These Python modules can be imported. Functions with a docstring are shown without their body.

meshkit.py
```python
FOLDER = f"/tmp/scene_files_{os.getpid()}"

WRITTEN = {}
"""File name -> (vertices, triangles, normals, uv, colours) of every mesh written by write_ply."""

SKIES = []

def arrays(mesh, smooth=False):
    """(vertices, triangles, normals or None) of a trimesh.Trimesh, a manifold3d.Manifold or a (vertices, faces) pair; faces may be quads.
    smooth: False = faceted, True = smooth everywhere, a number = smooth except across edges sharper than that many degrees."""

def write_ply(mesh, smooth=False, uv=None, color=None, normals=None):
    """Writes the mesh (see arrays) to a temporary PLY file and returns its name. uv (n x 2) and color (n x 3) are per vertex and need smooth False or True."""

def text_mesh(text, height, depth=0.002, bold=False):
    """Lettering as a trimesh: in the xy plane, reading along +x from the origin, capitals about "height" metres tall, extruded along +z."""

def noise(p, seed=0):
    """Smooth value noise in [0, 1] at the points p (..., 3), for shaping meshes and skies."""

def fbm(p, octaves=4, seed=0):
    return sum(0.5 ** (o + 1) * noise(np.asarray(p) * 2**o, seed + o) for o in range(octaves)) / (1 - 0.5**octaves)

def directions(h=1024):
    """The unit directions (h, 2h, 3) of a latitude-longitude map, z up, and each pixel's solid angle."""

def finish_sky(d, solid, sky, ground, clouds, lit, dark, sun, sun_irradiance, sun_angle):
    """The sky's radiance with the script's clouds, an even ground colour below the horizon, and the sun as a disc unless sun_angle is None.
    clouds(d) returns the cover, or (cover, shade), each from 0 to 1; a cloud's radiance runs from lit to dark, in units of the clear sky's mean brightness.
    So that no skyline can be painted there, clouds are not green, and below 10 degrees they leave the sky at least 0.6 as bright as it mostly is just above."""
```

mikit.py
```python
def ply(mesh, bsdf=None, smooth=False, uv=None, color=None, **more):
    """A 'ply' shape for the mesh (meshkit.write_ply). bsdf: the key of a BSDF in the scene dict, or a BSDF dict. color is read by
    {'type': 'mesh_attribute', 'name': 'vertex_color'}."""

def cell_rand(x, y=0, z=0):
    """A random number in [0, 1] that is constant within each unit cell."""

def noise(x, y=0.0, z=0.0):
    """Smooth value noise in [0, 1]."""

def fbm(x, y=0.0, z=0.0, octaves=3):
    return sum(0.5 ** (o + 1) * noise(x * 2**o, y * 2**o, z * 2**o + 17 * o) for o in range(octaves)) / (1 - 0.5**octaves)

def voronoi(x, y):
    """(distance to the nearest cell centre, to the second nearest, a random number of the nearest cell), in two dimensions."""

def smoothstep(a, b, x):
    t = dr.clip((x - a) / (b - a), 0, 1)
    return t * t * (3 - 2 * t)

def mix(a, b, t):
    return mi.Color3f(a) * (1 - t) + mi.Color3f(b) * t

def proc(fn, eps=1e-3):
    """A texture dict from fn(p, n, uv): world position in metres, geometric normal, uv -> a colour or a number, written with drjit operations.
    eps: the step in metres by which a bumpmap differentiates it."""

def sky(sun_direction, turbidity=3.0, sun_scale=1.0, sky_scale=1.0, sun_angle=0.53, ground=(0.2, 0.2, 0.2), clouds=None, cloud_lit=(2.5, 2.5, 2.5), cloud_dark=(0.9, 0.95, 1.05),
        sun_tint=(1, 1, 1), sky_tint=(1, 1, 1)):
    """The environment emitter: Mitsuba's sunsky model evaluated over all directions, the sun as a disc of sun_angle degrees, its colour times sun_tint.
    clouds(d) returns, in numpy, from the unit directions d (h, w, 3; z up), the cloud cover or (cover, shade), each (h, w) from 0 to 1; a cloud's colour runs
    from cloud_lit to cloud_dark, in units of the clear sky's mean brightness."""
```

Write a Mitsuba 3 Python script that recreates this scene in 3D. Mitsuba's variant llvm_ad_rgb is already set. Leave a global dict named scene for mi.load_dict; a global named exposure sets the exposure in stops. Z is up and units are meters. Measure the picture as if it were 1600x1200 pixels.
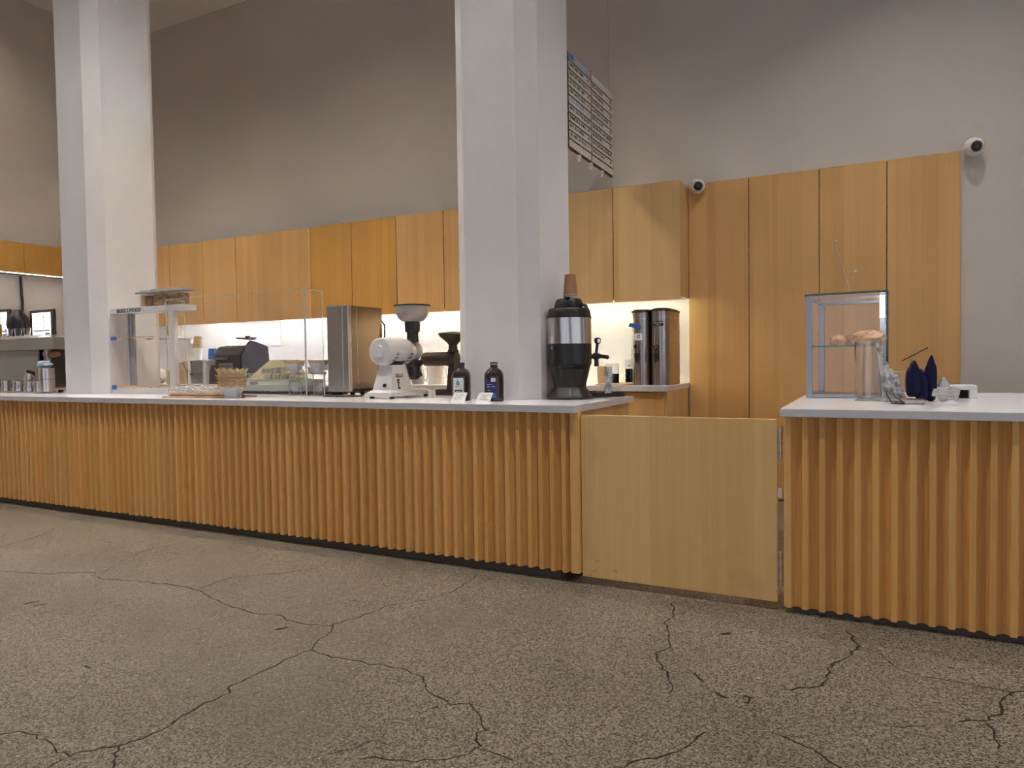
import math, random
import numpy as np
import trimesh
import manifold3d as m3
import drjit as dr
import mitsuba as mi
import mikit, meshkit
from mikit import ply, proc, noise, fbm, cell_rand, smoothstep, mix
from shapely.geometry import Polygon, LineString, box as sbox, Point
from shapely.ops import unary_union

scene = {'type': 'scene'}
labels = {}
random.seed(7)
RNG = np.random.default_rng(7)
T = mi.ScalarTransform4f

# ------------------------------------------------------------------ camera
yaw, pitch, roll, fpx = -0.47271, -0.032141, -0.0143795, 1107.9
fwd = np.array([math.sin(yaw) * math.cos(pitch), math.cos(yaw) * math.cos(pitch), math.sin(pitch)])
r0 = np.array([math.cos(yaw), -math.sin(yaw), 0.0])
u0 = np.cross(r0, fwd)
up = -math.sin(roll) * r0 + math.cos(roll) * u0
cam_pos = np.array([0, 0, 1.33])
scene['camera'] = {'type': 'perspective', 'fov': math.degrees(2 * math.atan(800 / fpx)), 'fov_axis': 'x', 'near_clip': 0.05, 'far_clip': 100.0,
                   'to_world': T().look_at(origin=cam_pos.tolist(), target=(cam_pos + fwd).tolist(), up=up.tolist())}

# ------------------------------------------------------------------ light
exposure = 0.48
# unseen bluish daylight from behind and right, let in through openings out of view
scene['daylight'] = {'type': 'constant', 'radiance': {'type': 'rgb', 'value': [0.52, 0.55, 0.64]}}
DOWN = 390.0            # radiance of the unseen ceiling downlights
DOWN_RGB = (1.0, 0.935, 0.865)
BAR_RGB = (1.0, 0.87, 0.72)
LED_LEFT = (17.0, 15.8, 15.8)
LED_RIGHT = (19.0, 14.2, 7.2)
UNSEEN_DOWNLIGHTS = [(-8.0, 2.8, 1.0), (-4.6, 2.8, 1.2), (-1.0, 2.8, 0.85), (2.6, 2.8, 0.5), (-4.2, -1.6, 0.12), (1.0, -1.6, 0.10), (-5.1, 4.5, 1.1), (-8.9, 4.5, 0.45)]  # out of view; positions and strengths chosen to light bar, walls and floor
# unseen spot that lights the right of the back wall (position, aimed at, intensity, cutoff, beam)
UNSEEN_SPOTS = [((0.45, 5.1, 5.95), (0.35, 5.1, 0.0), 16.0, 50.0, 12.0)]

# ------------------------------------------------------------------ helpers
def numbered(name):
    if name not in scene and name not in labels and not any(k.startswith(name + '__') for k in scene):
        return name
    k = 1
    while True:
        n = f'{name}_{k:03d}'
        if n not in scene and n not in labels and not any(q.startswith(n + '__') for q in scene):
            return n
        k += 1

def thing(name, label, cat, group=None):
    key = numbered(name)
    labels[key] = {'label': label, 'category': cat}
    if group: labels[key]['group'] = group
    return key

def part(parent, name, mesh, mat, smooth=False, label=None, kind=None, color=None, **more):
    base = parent + '__' + name
    key, k = base, 1
    while key in scene or any(q.startswith(key + '__') for q in scene):
        key = f'{base}_{k:03d}'; k += 1
    scene[key] = mesh_dict(mesh, mat, smooth, color, **more)
    d = {}
    if label: d['label'] = label
    if kind: d['kind'] = kind
    if d: labels[key] = d
    return key

def mesh_dict(mesh, mat, smooth=False, color=None, **more):
    if isinstance(mesh, dict):
        d = dict(mesh)
    else:
        d = ply(mesh, None, smooth, None, color)
    d['bsdf'] = {'type': 'ref', 'id': mat}
    d.update(more)
    return d

def whole(name, mesh, mat, label, cat, smooth=False, group=None, kind=None, **more):
    key = numbered(name)
    scene[key] = mesh_dict(mesh, mat, smooth, **more)
    labels[key] = {'label': label, 'category': cat}
    if group: labels[key]['group'] = group
    if kind: labels[key]['kind'] = kind
    return key

def struct(name, mesh, mat, label=None, smooth=False):
    scene[name] = mesh_dict(mesh, mat, smooth)
    labels[name] = {'kind': 'structure'}
    if label: labels[name]['label'] = label
    return name

def cat(*ms):
    fl = []
    for m in ms:
        fl += list(m) if isinstance(m, (list, tuple)) else [m]
    return trimesh.util.concatenate(fl)

def bx(x0, x1, y0, y1, z0, z1, c=0.0):
    """Box, with chamfered edges when c > 0."""
    if c <= 0:
        b = trimesh.creation.box(extents=(x1 - x0, y1 - y0, z1 - z0))
        b.apply_translation(((x0 + x1) / 2, (y0 + y1) / 2, (z0 + z1) / 2))
        return b
    pts = []
    for X, sx in ((x0, 1), (x1, -1)):
        for Y, sy in ((y0, 1), (y1, -1)):
            for Z, sz in ((z0, 1), (z1, -1)):
                pts += [(X, Y + sy * c, Z + sz * c), (X + sx * c, Y, Z + sz * c), (X + sx * c, Y + sy * c, Z)]
    return trimesh.convex.convex_hull(np.array(pts))

def hull(pts):
    return trimesh.convex.convex_hull(np.array(pts, float))

def lathe(profile, n=40, at=(0, 0, 0), axis='z'):
    """Surface of revolution of (r, h) points."""
    m = trimesh.creation.revolve(np.array(profile, float), sections=n)
    if axis == 'y':
        m.apply_transform(trimesh.transformations.rotation_matrix(-math.pi / 2, [1, 0, 0]))   # z -> y
    elif axis == 'x':
        m.apply_transform(trimesh.transformations.rotation_matrix(math.pi / 2, [0, 1, 0]))    # z -> x
    m.apply_translation(at)
    return m

def cyl(r, z0, z1, at=(0, 0), n=32, r1=None, c=0.0):
    r1 = r if r1 is None else r1
    if c:
        prof = [(0, z0), (r - c, z0), (r, z0 + c), (r1, z1 - c), (r1 - c, z1), (0, z1)]
    else:
        prof = [(0, z0), (r, z0), (r1, z1), (0, z1)]
    return lathe(prof, n, (at[0], at[1], 0))

def rod(a, b, r, n=10):
    return trimesh.creation.cylinder(radius=r, segment=np.array([a, b], float), sections=n)

def tube(path, r, n=8):
    p = np.array(path, float)
    ms = [rod(p[i], p[i + 1], r, n) for i in range(len(p) - 1)]
    for q in p[1:-1]:
        s = trimesh.creation.icosphere(1, r); s.apply_translation(q); ms.append(s)
    return cat(ms)

def prism(poly, z0, z1):
    """Extrude a polygon of the xy plane from z0 to z1."""
    if not isinstance(poly, Polygon): poly = Polygon(poly)
    m = trimesh.creation.extrude_polygon(poly, z1 - z0, engine='earcut')
    m.apply_translation((0, 0, z0))
    return m

def prism_x(poly_yz, x0, x1):
    m = prism(poly_yz, 0, x1 - x0)          # (y, z, h)
    v = m.vertices.copy()
    m.vertices = np.c_[v[:, 2] + x0, v[:, 0], v[:, 1]]
    return m

def prism_y(poly_xz, y0, y1):
    m = prism(poly_xz, 0, y1 - y0)          # (x, z, h)
    v = m.vertices.copy()
    m.vertices = np.c_[v[:, 0], v[:, 2] + y0, v[:, 1]]
    m.invert()
    return m

def move(m, loc=(0, 0, 0), rz=0.0, rx=0.0, ry=0.0, s=1.0):
    m = m.copy()
    if s != 1.0: m.apply_scale(s)
    for a, ax in ((rx, [1, 0, 0]), (ry, [0, 1, 0]), (rz, [0, 0, 1])):
        if a: m.apply_transform(trimesh.transformations.rotation_matrix(math.radians(a), ax))
    m.apply_translation(loc)
    return m

def quad(a, b, c, d):
    return trimesh.Trimesh(np.array([a, b, c, d], float), [[0, 1, 2], [0, 2, 3]], process=False)

def text_on_front(txt, h, x, y, z, bold=False, depth=0.0015):
    """Lettering that faces -y, starting at (x, z), standing proud of the plane y."""
    m = meshkit.text_mesh(txt, h, depth, bold)
    v = m.vertices.copy()
    m.vertices = np.c_[v[:, 0] + x, y - v[:, 2], v[:, 1] + z]
    return m

# ------------------------------------------------------------------ materials
def rgb(*c): return {'type': 'rgb', 'value': list(c)}

def mat(key, col, rough=0.5, metal=0.0, spec=0.5, two=True, **more):
    b = {'type': 'principled', 'base_color': col if isinstance(col, dict) else rgb(*col), 'roughness': rough, 'metallic': metal, 'specular': spec}
    b.update(more)
    scene[key] = {'type': 'twosided', 'b': b} if two else b
    return key

def fn_wall(p, n, uv):
    s = fbm(p.x * 0.9, p.y * 0.9, p.z * 0.9, 3)
    f = noise(p.x * 60, p.y * 60, p.z * 60)
    return mix((0.54, 0.50, 0.455), (0.60, 0.56, 0.515), s * 0.8 + f * 0.2)

def fn_column(p, n, uv):
    s = fbm(p.x * 3, p.y * 3, p.z * 2.2, 3)
    return mix((0.73, 0.72, 0.725), (0.78, 0.77, 0.775), s)

def wood_fn(lo, hi, strip, phase=0.0, streak=70.0):
    def fn(p, n, uv):
        u = p.x + p.y * 0.93 + phase
        w = u + 0.012 * (noise(p.z * 0.7, u * 0.5) - 0.5)
        k = cell_rand(dr.floor(w / strip), 3.0)
        k2 = cell_rand(dr.floor(w / (strip * 3.7)), 8.0)
        g = fbm(w * streak, p.z * 1.3, 2.0, 3)
        fine = noise(w * 420, p.z * 5.0)
        cloud = fbm(p.x * 2.1, p.y * 2.1, p.z * 1.4, 2)
        t = 0.24 * k + 0.22 * k2 + 0.17 * g + 0.07 * fine + 0.30 * cloud
        return mix(lo, hi, t)
    return fn

def fn_slat(x0, pitch):
    def fn(p, n, uv):
        i = dr.floor((p.x - x0) / pitch)
        k = cell_rand(i, 5.0); k2 = cell_rand(i, 11.0)
        g = fbm(p.x * 160, p.z * 1.6, p.y * 120, 3)
        fine = noise(p.x * 700, p.z * 9.0, p.y * 500)
        c = mix((0.52, 0.268, 0.076), (0.84, 0.52, 0.195), 0.38 * k + 0.42 * g + 0.20 * fine)
        return mix(c, mi.Color3f(c) * mi.Color3f(1.04, 0.9, 0.76), k2 * 0.6)
    return fn

def fn_gate(p, n, uv):
    g = fbm(p.x * 55, p.z * 1.1, 3.0, 3)
    fine = noise(p.x * 380, p.z * 6.0)
    b = cell_rand(dr.floor((p.x + 0.015 * noise(p.z * 0.8)) / 0.14), 2.0)
    c = mix((0.64, 0.395, 0.140), (0.80, 0.54, 0.235), 0.42 * g + 0.16 * fine + 0.42 * b)
    smudge = smoothstep(0.55, 0.8, fbm(p.x * 9, p.z * 9, 1.0, 3)) * smoothstep(0.55, 0.1, p.z)
    return mix(c, (0.30, 0.18, 0.08), smudge * 0.12)

def fn_floor(p, n, uv):
    big = fbm(p.x * 0.55 + 3.1, p.y * 0.55, 0.0, 3)
    mid = fbm(p.x * 2.6, p.y * 2.6, 7.0, 3)
    s1 = noise(p.x * 250, p.y * 250)
    s2 = noise(p.x * 150 + 40, p.y * 150)
    s3 = noise(p.x * 430, p.y * 430)
    base = mix((0.097, 0.081, 0.060), (0.172, 0.151, 0.116), 0.35 * big + 0.65 * mid)
    agg = smoothstep(0.28, 0.72, 0.45 * s1 + 0.35 * s2 + 0.2 * s3)
    c = mix(mi.Color3f(base) * 0.30, mi.Color3f(base) * 1.72, agg)
    smooth_patch = smoothstep(0.42, 0.66, fbm(p.x * 0.8 + 11, p.y * 0.8 + 4, 2.0, 3)) * 0.5
    c = mix(c, mi.Color3f(base) * mi.Color3f(0.92, 0.93, 0.98), smooth_patch)
    white = smoothstep(0.93, 0.985, noise(p.x * 95 + 9, p.y * 95 + 5))
    return mix(c, (0.62, 0.58, 0.52), white * 0.6)

def fn_floor_bump(p, n, uv):
    return noise(p.x * 250, p.y * 250) * 0.5 + noise(p.x * 90, p.y * 90) * 0.5

mat('wall_paint', proc(fn_wall), 0.85, spec=0.2)
mat('ceiling_paint', (0.80, 0.755, 0.70), 0.9, spec=0.2)
mat('column_paint', proc(fn_column), 0.75, spec=0.25)
mat('floor_concrete', proc(fn_floor), 0.55, spec=0.35)
mat('crack_grime', (0.022, 0.019, 0.015), 0.95, spec=0.2)
mat('maple', proc(wood_fn((0.47, 0.250, 0.080), (0.73, 0.445, 0.180), 0.085)), 0.42, spec=0.4)
mat('maple_amber', proc(wood_fn((0.40, 0.195, 0.040), (0.60, 0.335, 0.085), 0.085, 3.3)), 0.40, spec=0.4)
mat('maple_pale', proc(wood_fn((0.47, 0.285, 0.115), (0.72, 0.49, 0.235), 0.085, 7.7)), 0.42, spec=0.4)
mat('slat_wood', proc(fn_slat(-1.578 - 0.038, 0.0761)), 0.48, spec=0.35)
mat('slat_wood_right', proc(fn_slat(-0.396 - 0.04, 0.0805)), 0.48, spec=0.35)
mat('gate_plywood', proc(fn_gate), 0.45, spec=0.4)
mat('dark_gap', (0.035, 0.022, 0.012), 0.9, spec=0.1)  # door-gap shade put into the carcass colour; also used for scratches
mat('kick_rubber', (0.085, 0.072, 0.056), 0.6)
mat('quartz', (0.58, 0.58, 0.60), 0.16, spec=0.5)
mat('white_lacquer', (0.78, 0.78, 0.79), 0.35)
mat('sachet_paper', (0.52, 0.51, 0.49), 0.8)
mat('backsplash', (0.80, 0.79, 0.77), 0.5)
mat('white_paper', (0.82, 0.82, 0.80), 0.7)
mat('cream_enamel', (0.80, 0.77, 0.68), 0.25)
mat('porcelain', (0.82, 0.82, 0.82), 0.12)
mat('grinder_white', (0.80, 0.79, 0.78), 0.22, clearcoat=0.4)
mat('steel', (0.62, 0.59, 0.57), 0.22, 1.0)
mat('steel_brushed', (0.60, 0.56, 0.53), 0.34, 1.0)
mat('steel_dark', (0.33, 0.29, 0.265), 0.26, 1.0)
mat('urn_steel', (0.40, 0.36, 0.34), 0.24, 1.0)
mat('urn_lid', (0.10, 0.07, 0.05), 0.3, 0.8)
mat('guard_edge', (0.55, 0.60, 0.57), 0.10)  # silver colour paints the bright light along the guard edges
mat('aluminium', (0.66, 0.67, 0.69), 0.35, 1.0)
mat('case_metal', (0.42, 0.43, 0.44), 0.35, 1.0)
mat('black_plastic', (0.012, 0.012, 0.013), 0.35)
mat('black_matt', (0.018, 0.016, 0.015), 0.65)
mat('rubber_black', (0.010, 0.010, 0.010), 0.8)
mat('slate_blue', (0.0075, 0.008, 0.0125), 0.7, spec=0.1)
mat('steel_dark_reflection', (0.20, 0.165, 0.14), 0.2, 1.0)  # base colour darkened to paint the dark reflection on the fridge side
mat('panel_grey', (0.20, 0.19, 0.165), 0.45)
mat('brown_metal', (0.050, 0.033, 0.024), 0.38, 0.3)
mat('kraft', (0.45, 0.29, 0.15), 0.8)
mat('cup_brown', (0.31, 0.165, 0.085), 0.75)
mat('filter_paper', (0.76, 0.60, 0.37), 0.85)
mat('tray_wood', (0.60, 0.40, 0.21), 0.5)
mat('tape_blue', (0.020, 0.105, 0.42), 0.5)
mat('logo_blue', (0.05, 0.34, 0.66), 0.5)
mat('sky_blue', (0.10, 0.36, 0.75), 0.5)
mat('cloth_blue', (0.50, 0.67, 0.80), 0.85)
mat('navy', (0.012, 0.016, 0.105), 0.5)
mat('navy_pouch', (0.004, 0.003, 0.034), 0.45, spec=0.2)
mat('amber_glass', (0.018, 0.007, 0.004), 0.06, clearcoat=0.6)
mat('coffee', (0.010, 0.005, 0.003), 0.08)
mat('label_dark', (0.060, 0.058, 0.065), 0.5)
mat('ink', (0.020, 0.019, 0.018), 0.7)
mat('menu_strip', (0.66, 0.62, 0.575), 0.6)
mat('menu_back', (0.055, 0.032, 0.018), 0.7)
mat('menu_edge_wood', (0.33, 0.18, 0.07), 0.5)
mat('header_blue', (0.07, 0.17, 0.40), 0.5)
mat('header_pale', (0.40, 0.46, 0.56), 0.5)
mat('frosted_hopper', (0.50, 0.44, 0.41), 0.4, spec=0.4)
mat('olive_cover', (0.40, 0.345, 0.19), 0.4)
mat('pale_green', (0.62, 0.66, 0.58), 0.4)
mat('grey_plastic', (0.36, 0.37, 0.38), 0.4)
mat('lid_grey', (0.34, 0.335, 0.35), 0.3)
mat('marble', proc(lambda p, n, uv: mix((0.30, 0.31, 0.35), (0.78, 0.79, 0.82), smoothstep(0.3, 0.6, fbm(p.x * 40, p.y * 40, p.z * 22, 3)))), 0.3)
mat('glass_edge', (0.035, 0.085, 0.075), 0.15)
mat('glass_edge_lit', (0.60, 0.66, 0.60), 0.12)  # pale colour paints the light caught by clear edges
mat('crust', proc(lambda p, n, uv: mix((0.13, 0.040, 0.013), (0.62, 0.34, 0.12), fbm(p.x * 42, p.y * 42, p.z * 42, 3))), 0.5)
mat('crust_dark', proc(lambda p, n, uv: mix((0.10, 0.030, 0.012), (0.40, 0.15, 0.06), fbm(p.x * 60, p.y * 60, p.z * 60, 3))), 0.45)
mat('granola', proc(lambda p, n, uv: mix((0.16, 0.085, 0.035), (0.50, 0.32, 0.15), smoothstep(0.3, 0.7, fbm(p.x * 75, p.y * 75, p.z * 75, 2)))), 0.7)
mat('brown_bake', (0.17, 0.075, 0.03), 0.6)
mat('grey_print', proc(lambda p, n, uv: mix((0.16, 0.16, 0.175), (0.62, 0.62, 0.62), smoothstep(0.35, 0.6, fbm(p.x * 45, p.y * 45, p.z * 30, 3)))), 0.45)
mat('newsprint', proc(lambda p, n, uv: mix((0.28, 0.27, 0.26), (0.60, 0.59, 0.57), smoothstep(0.3, 0.6, noise(p.x * 30 + p.z * 90, p.z * 260)))), 0.8)
mat('silver_pouch', (0.55, 0.56, 0.58), 0.35, 0.6)
scene['cellophane'] = {'type': 'blendbsdf', 'weight': 0.22, 'a': {'type': 'thindielectric', 'int_ior': 1.45}, 'b': {'type': 'twosided', 'b': {'type': 'principled', 'base_color': rgb(.9, .9, .9), 'roughness': .12, 'specular': 1.0}}}
scene['clear_rod'] = {'type': 'blendbsdf', 'weight': 0.35, 'a': {'type': 'thindielectric', 'int_ior': 1.49}, 'b': {'type': 'twosided', 'b': {'type': 'principled', 'base_color': rgb(.75, .72, .70), 'roughness': .15}}}  # pale share of the blend paints the glint along the rod
scene['pane'] = {'type': 'thindielectric', 'int_ior': 1.5}
scene['clear_solid'] = {'type': 'dielectric', 'int_ior': 1.49}
scene['clear_plastic'] = {'type': 'thindielectric', 'int_ior': 1.38}

def lamp(shape, rad):
    shape = dict(shape); shape['emitter'] = {'type': 'area', 'radiance': rgb(*rad)}
    return shape

# ================================================================== the room
XL, XR, YF, YB, ZC = -10.0, 5.0, -7.0, 6.96, 6.17
ZT = 1.062      # bar top

CRACKS = [
    (3, [(-5.111,2.571),(-4.754,2.671),(-4.517,2.816),(-4.311,2.747),(-4.074,2.819),(-3.849,2.852),(-3.587,2.858),(-3.39,2.785),(-3.109,2.729),(-2.962,2.704),(-2.817,2.745),(-2.639,2.7),(-2.458,2.736)]),
    (3, [(-2.458,2.736),(-2.456,2.77),(-2.403,2.92),(-2.363,3.117),(-2.277,3.207),(-2.21,3.314),(-2.183,3.492),(-2.188,3.724),(-2.213,3.806)]),
    (3, [(-2.449,2.75),(-2.396,2.667),(-2.392,2.571),(-2.332,2.473),(-2.368,2.339),(-2.352,2.247),(-2.372,2.14),(-2.379,2.07),(-2.329,1.968),(-2.35,1.864),(-2.335,1.767),(-2.316,1.698),(-2.34,1.613),(-2.353,1.537),(-2.435,1.486),(-2.455,1.421),(-2.449,1.354)]),
    (3, [(-2.332,2.473),(-2.207,2.453),(-2.036,2.468),(-1.841,2.487),(-1.723,2.462),(-1.658,2.426),(-1.609,2.354),(-1.483,2.31),(-1.401,2.32),(-1.314,2.266),(-1.241,2.174),(-1.278,2.156),(-1.205,2.075),(-1.258,1.995),(-1.369,1.91),(-1.533,1.848)]),
    (3, [(-1.205,2.075),(-1.074,2.061)]),
    (2.5, [(-2.83,1.403),(-2.74,1.464),(-2.624,1.454),(-2.538,1.437),(-2.456,1.427)]),
    (4, [(-2.353,1.537),(-2.249,1.45)]),
    (1.6, [(-4.445,2.834),(-4.544,2.987),(-4.685,3.274),(-4.667,3.576),(-4.655,3.795)]),
    (1.6, [(-3.587,2.858),(-3.591,3.109),(-3.332,3.337),(-3.269,3.441),(-3.268,3.685)]),
    (1.8, [(-5.819,2.934),(-5.863,3.208),(-6.061,3.495),(-6.327,3.817)]),
    (1.8, [(-1.688,1.778),(-1.618,1.866),(-1.567,1.959),(-1.496,1.958)]),
    (10, [(-4.266,2.27),(-4.248,2.326)]),
    (9, [(-4.181,2.275),(-4.156,2.315)]),
    (9, [(-2.671,2.59),(-2.646,2.63)]),
    (6, [(-3.135,1.904),(-3.088,1.897)]),
    (6, [(-1.515,2.246),(-1.504,2.263)]),
    (2.2, [(-0.979,3.792),(-0.931,3.601),(-0.944,3.495),(-0.88,3.341),(-0.845,3.209),(-0.872,3.116),(-0.819,2.974),(-0.754,2.885),(-0.727,2.756)]),
    (2.4, [(-0.119,3.761),(-0.06,3.576),(-0.114,3.414),(-0.177,3.259),(-0.185,3.089),(-0.218,3.043),(-0.32,2.979)]),
    (1.8, [(-0.06,3.576),(0.025,3.536),(0.084,3.382),(0.188,3.346),(0.279,3.357),(0.461,3.333),(0.476,3.296)]),
    (2.6, [(0.528,3.365),(0.452,3.27),(0.426,3.229),(0.425,3.146),(0.36,3.011),(0.279,2.985)]),
    (2.2, [(0.36,3.011),(0.381,2.948),(0.375,2.831)]),
    (3, [(-0.537,2.51),(-0.576,2.387),(-0.622,2.31),(-0.707,2.227),(-0.725,2.182)]),
    (3.2, [(-0.318,2.614),(-0.257,2.585),(-0.185,2.574),(-0.132,2.514),(-0.092,2.482)]),
    (4, [(-0.675,2.973),(-0.622,2.915)]),
    (6, [(-0.556,2.837),(-0.514,2.813)]),
    (4, [(-0.455,2.856),(-0.426,2.869),(-0.422,2.799),(-0.446,2.802)]),
    (1.4, [(0.01,2.832),(0.163,2.893)]),
    (8, [(-0.65,3.465),(-0.624,3.486)]),
    (4, [(-1.259,2.844),(-1.22,2.851)]),
    (5, [(0.285,3.493),(0.296,3.488)]),
]


def jag(pl, amp, step=0.035):
    """The polyline with small random kinks, every step metres."""
    ls = LineString(pl); n = max(2, int(ls.length / step)); out = []
    for i in range(n + 1):
        q = ls.interpolate(i / n, normalized=True)
        a = amp * (0 if i in (0, n) else 1)
        out.append((q.x + random.gauss(0, a), q.y + random.gauss(0, a)))
    return out

crack_polys = []
for w, pl in CRACKS:
    far = max(0.0, pl[0][1] - 2.0)
    hw = (w + .4) * (0.00078 + 0.00042 * far)
    if w >= 4 and len(pl) == 2:
        (ax, ay), (bx_, by) = pl
        q = LineString(jag(pl, 0.006, 0.02)).buffer(hw * 1.1, quad_segs=2).simplify(0.001)
    else:
        path = jag(pl, 0.0075)
        segs = []
        for i in range(len(path) - 1):
            f = 0.55 + 0.75 * random.random()
            segs.append(LineString(path[i:i + 2]).buffer(hw * f, quad_segs=1))
        q = unary_union(segs).buffer(0.0003).simplify(0.0006)
    crack_polys.append(q)
crack_all = unary_union(crack_polys).buffer(0.0001)
slab = Polygon([(XL - .1, YF), (XR, YF), (XR, 7.1), (XL - .1, 7.1)]).difference(crack_all)
geoms = [g for g in getattr(slab, 'geoms', [slab]) if g.area > 1e-6]
struct('floor', cat([prism(g, -0.04, 0.0) for g in geoms]), 'floor_concrete', 'worn speckled concrete floor with branching cracks')
for g in getattr(crack_all, 'geoms', [crack_all]):
    k = part('floor', 'crack', prism(g.buffer(0.002, quad_segs=1).simplify(0.0005), -0.03, -0.0012), 'crack_grime')
struct('wall_back', bx(XL - .1, XR, YB, YB + .14, 0, ZC), 'wall_paint')
struct('trim_1', bx(-9.96, -1.606, 6.9590, 6.9598, 1.0985, 1.92), 'backsplash', 'plain white splashback under the wall cupboards')
struct('wall_left', bx(XL - .14, XL, YF, YB, 0, ZC), 'wall_paint')
struct('ceiling', bx(XL - .14, XR, YF - .14, YB + .14, ZC, ZC + .15), 'ceiling_paint')
# unseen right and front walls, out of view, left open to let daylight in
struct('wall_right', cat(bx(XR, XR + .14, YB - 3.2, YB, 0, ZC), bx(XR, XR + .14, YF, YF + 1.0, 0, ZC), bx(XR, XR + .14, YF + 1, YB - 3.2, 3.6, ZC)), 'wall_paint')
struct('wall_front', cat(bx(XL, XL + 3.5, YF - .14, YF, 0, ZC), bx(XR - 2.0, XR, YF - .14, YF, 0, ZC), bx(XL + 3.5, XR - 2, YF - .14, YF, 3.4, ZC)), 'wall_paint')

# unseen ceiling lamps, placed to light floor, bar, columns and walls
def downlight(x, y, rad, label, group, r=0.16):
    t = thing('unseen_downlight', label, 'ceiling light', group)
    part(t, 'housing', lathe([(r, -.02), (r + .03, -.02), (r + .03, .14), (0, .14), (0, .12), (r, .12), (r, -.02)], 32, (x, y, ZC - .16)), 'white_lacquer', 30)
    d = trimesh.creation.cylinder(radius=r, height=.01, sections=32); d.apply_translation((x, y, ZC - .06))
    key = part(t, 'diffuser', d, 'white_lacquer')
    scene[key] = lamp(scene[key], rad)
for x, y, w in UNSEEN_DOWNLIGHTS:
    downlight(x, y, [DOWN * w * c for c in (BAR_RGB if y > 4 else DOWN_RGB)], 'unseen round downlight on the high ceiling, out of view, lighting bar and floor', 'unseen ceiling downlights')
for n_, (a, b, power, cut, beam) in enumerate(UNSEEN_SPOTS):
    t = thing('unseen_spotlight', 'unseen ceiling spotlight lighting the back wall behind the ' + ('right bar',)[n_], 'spotlight')
    d = np.array(b) - np.array(a); d = d / np.linalg.norm(d)
    part(t, 'can', rod(np.array(a) - d * .16, np.array(a) - d * .01, .05, 24), 'white_lacquer', 30)
    part(t, 'stem', rod(np.array(a) - d * .12, (a[0], a[1], ZC), .012), 'white_lacquer', 30)
    scene['spot_bulb_' + t] = {'type': 'spot', 'intensity': rgb(power, power * .95, power * .90), 'cutoff_angle': cut, 'beam_width': beam,
                               'to_world': T().look_at(origin=list(a), target=list(b), up=[0, 1, 0.01])}

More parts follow.
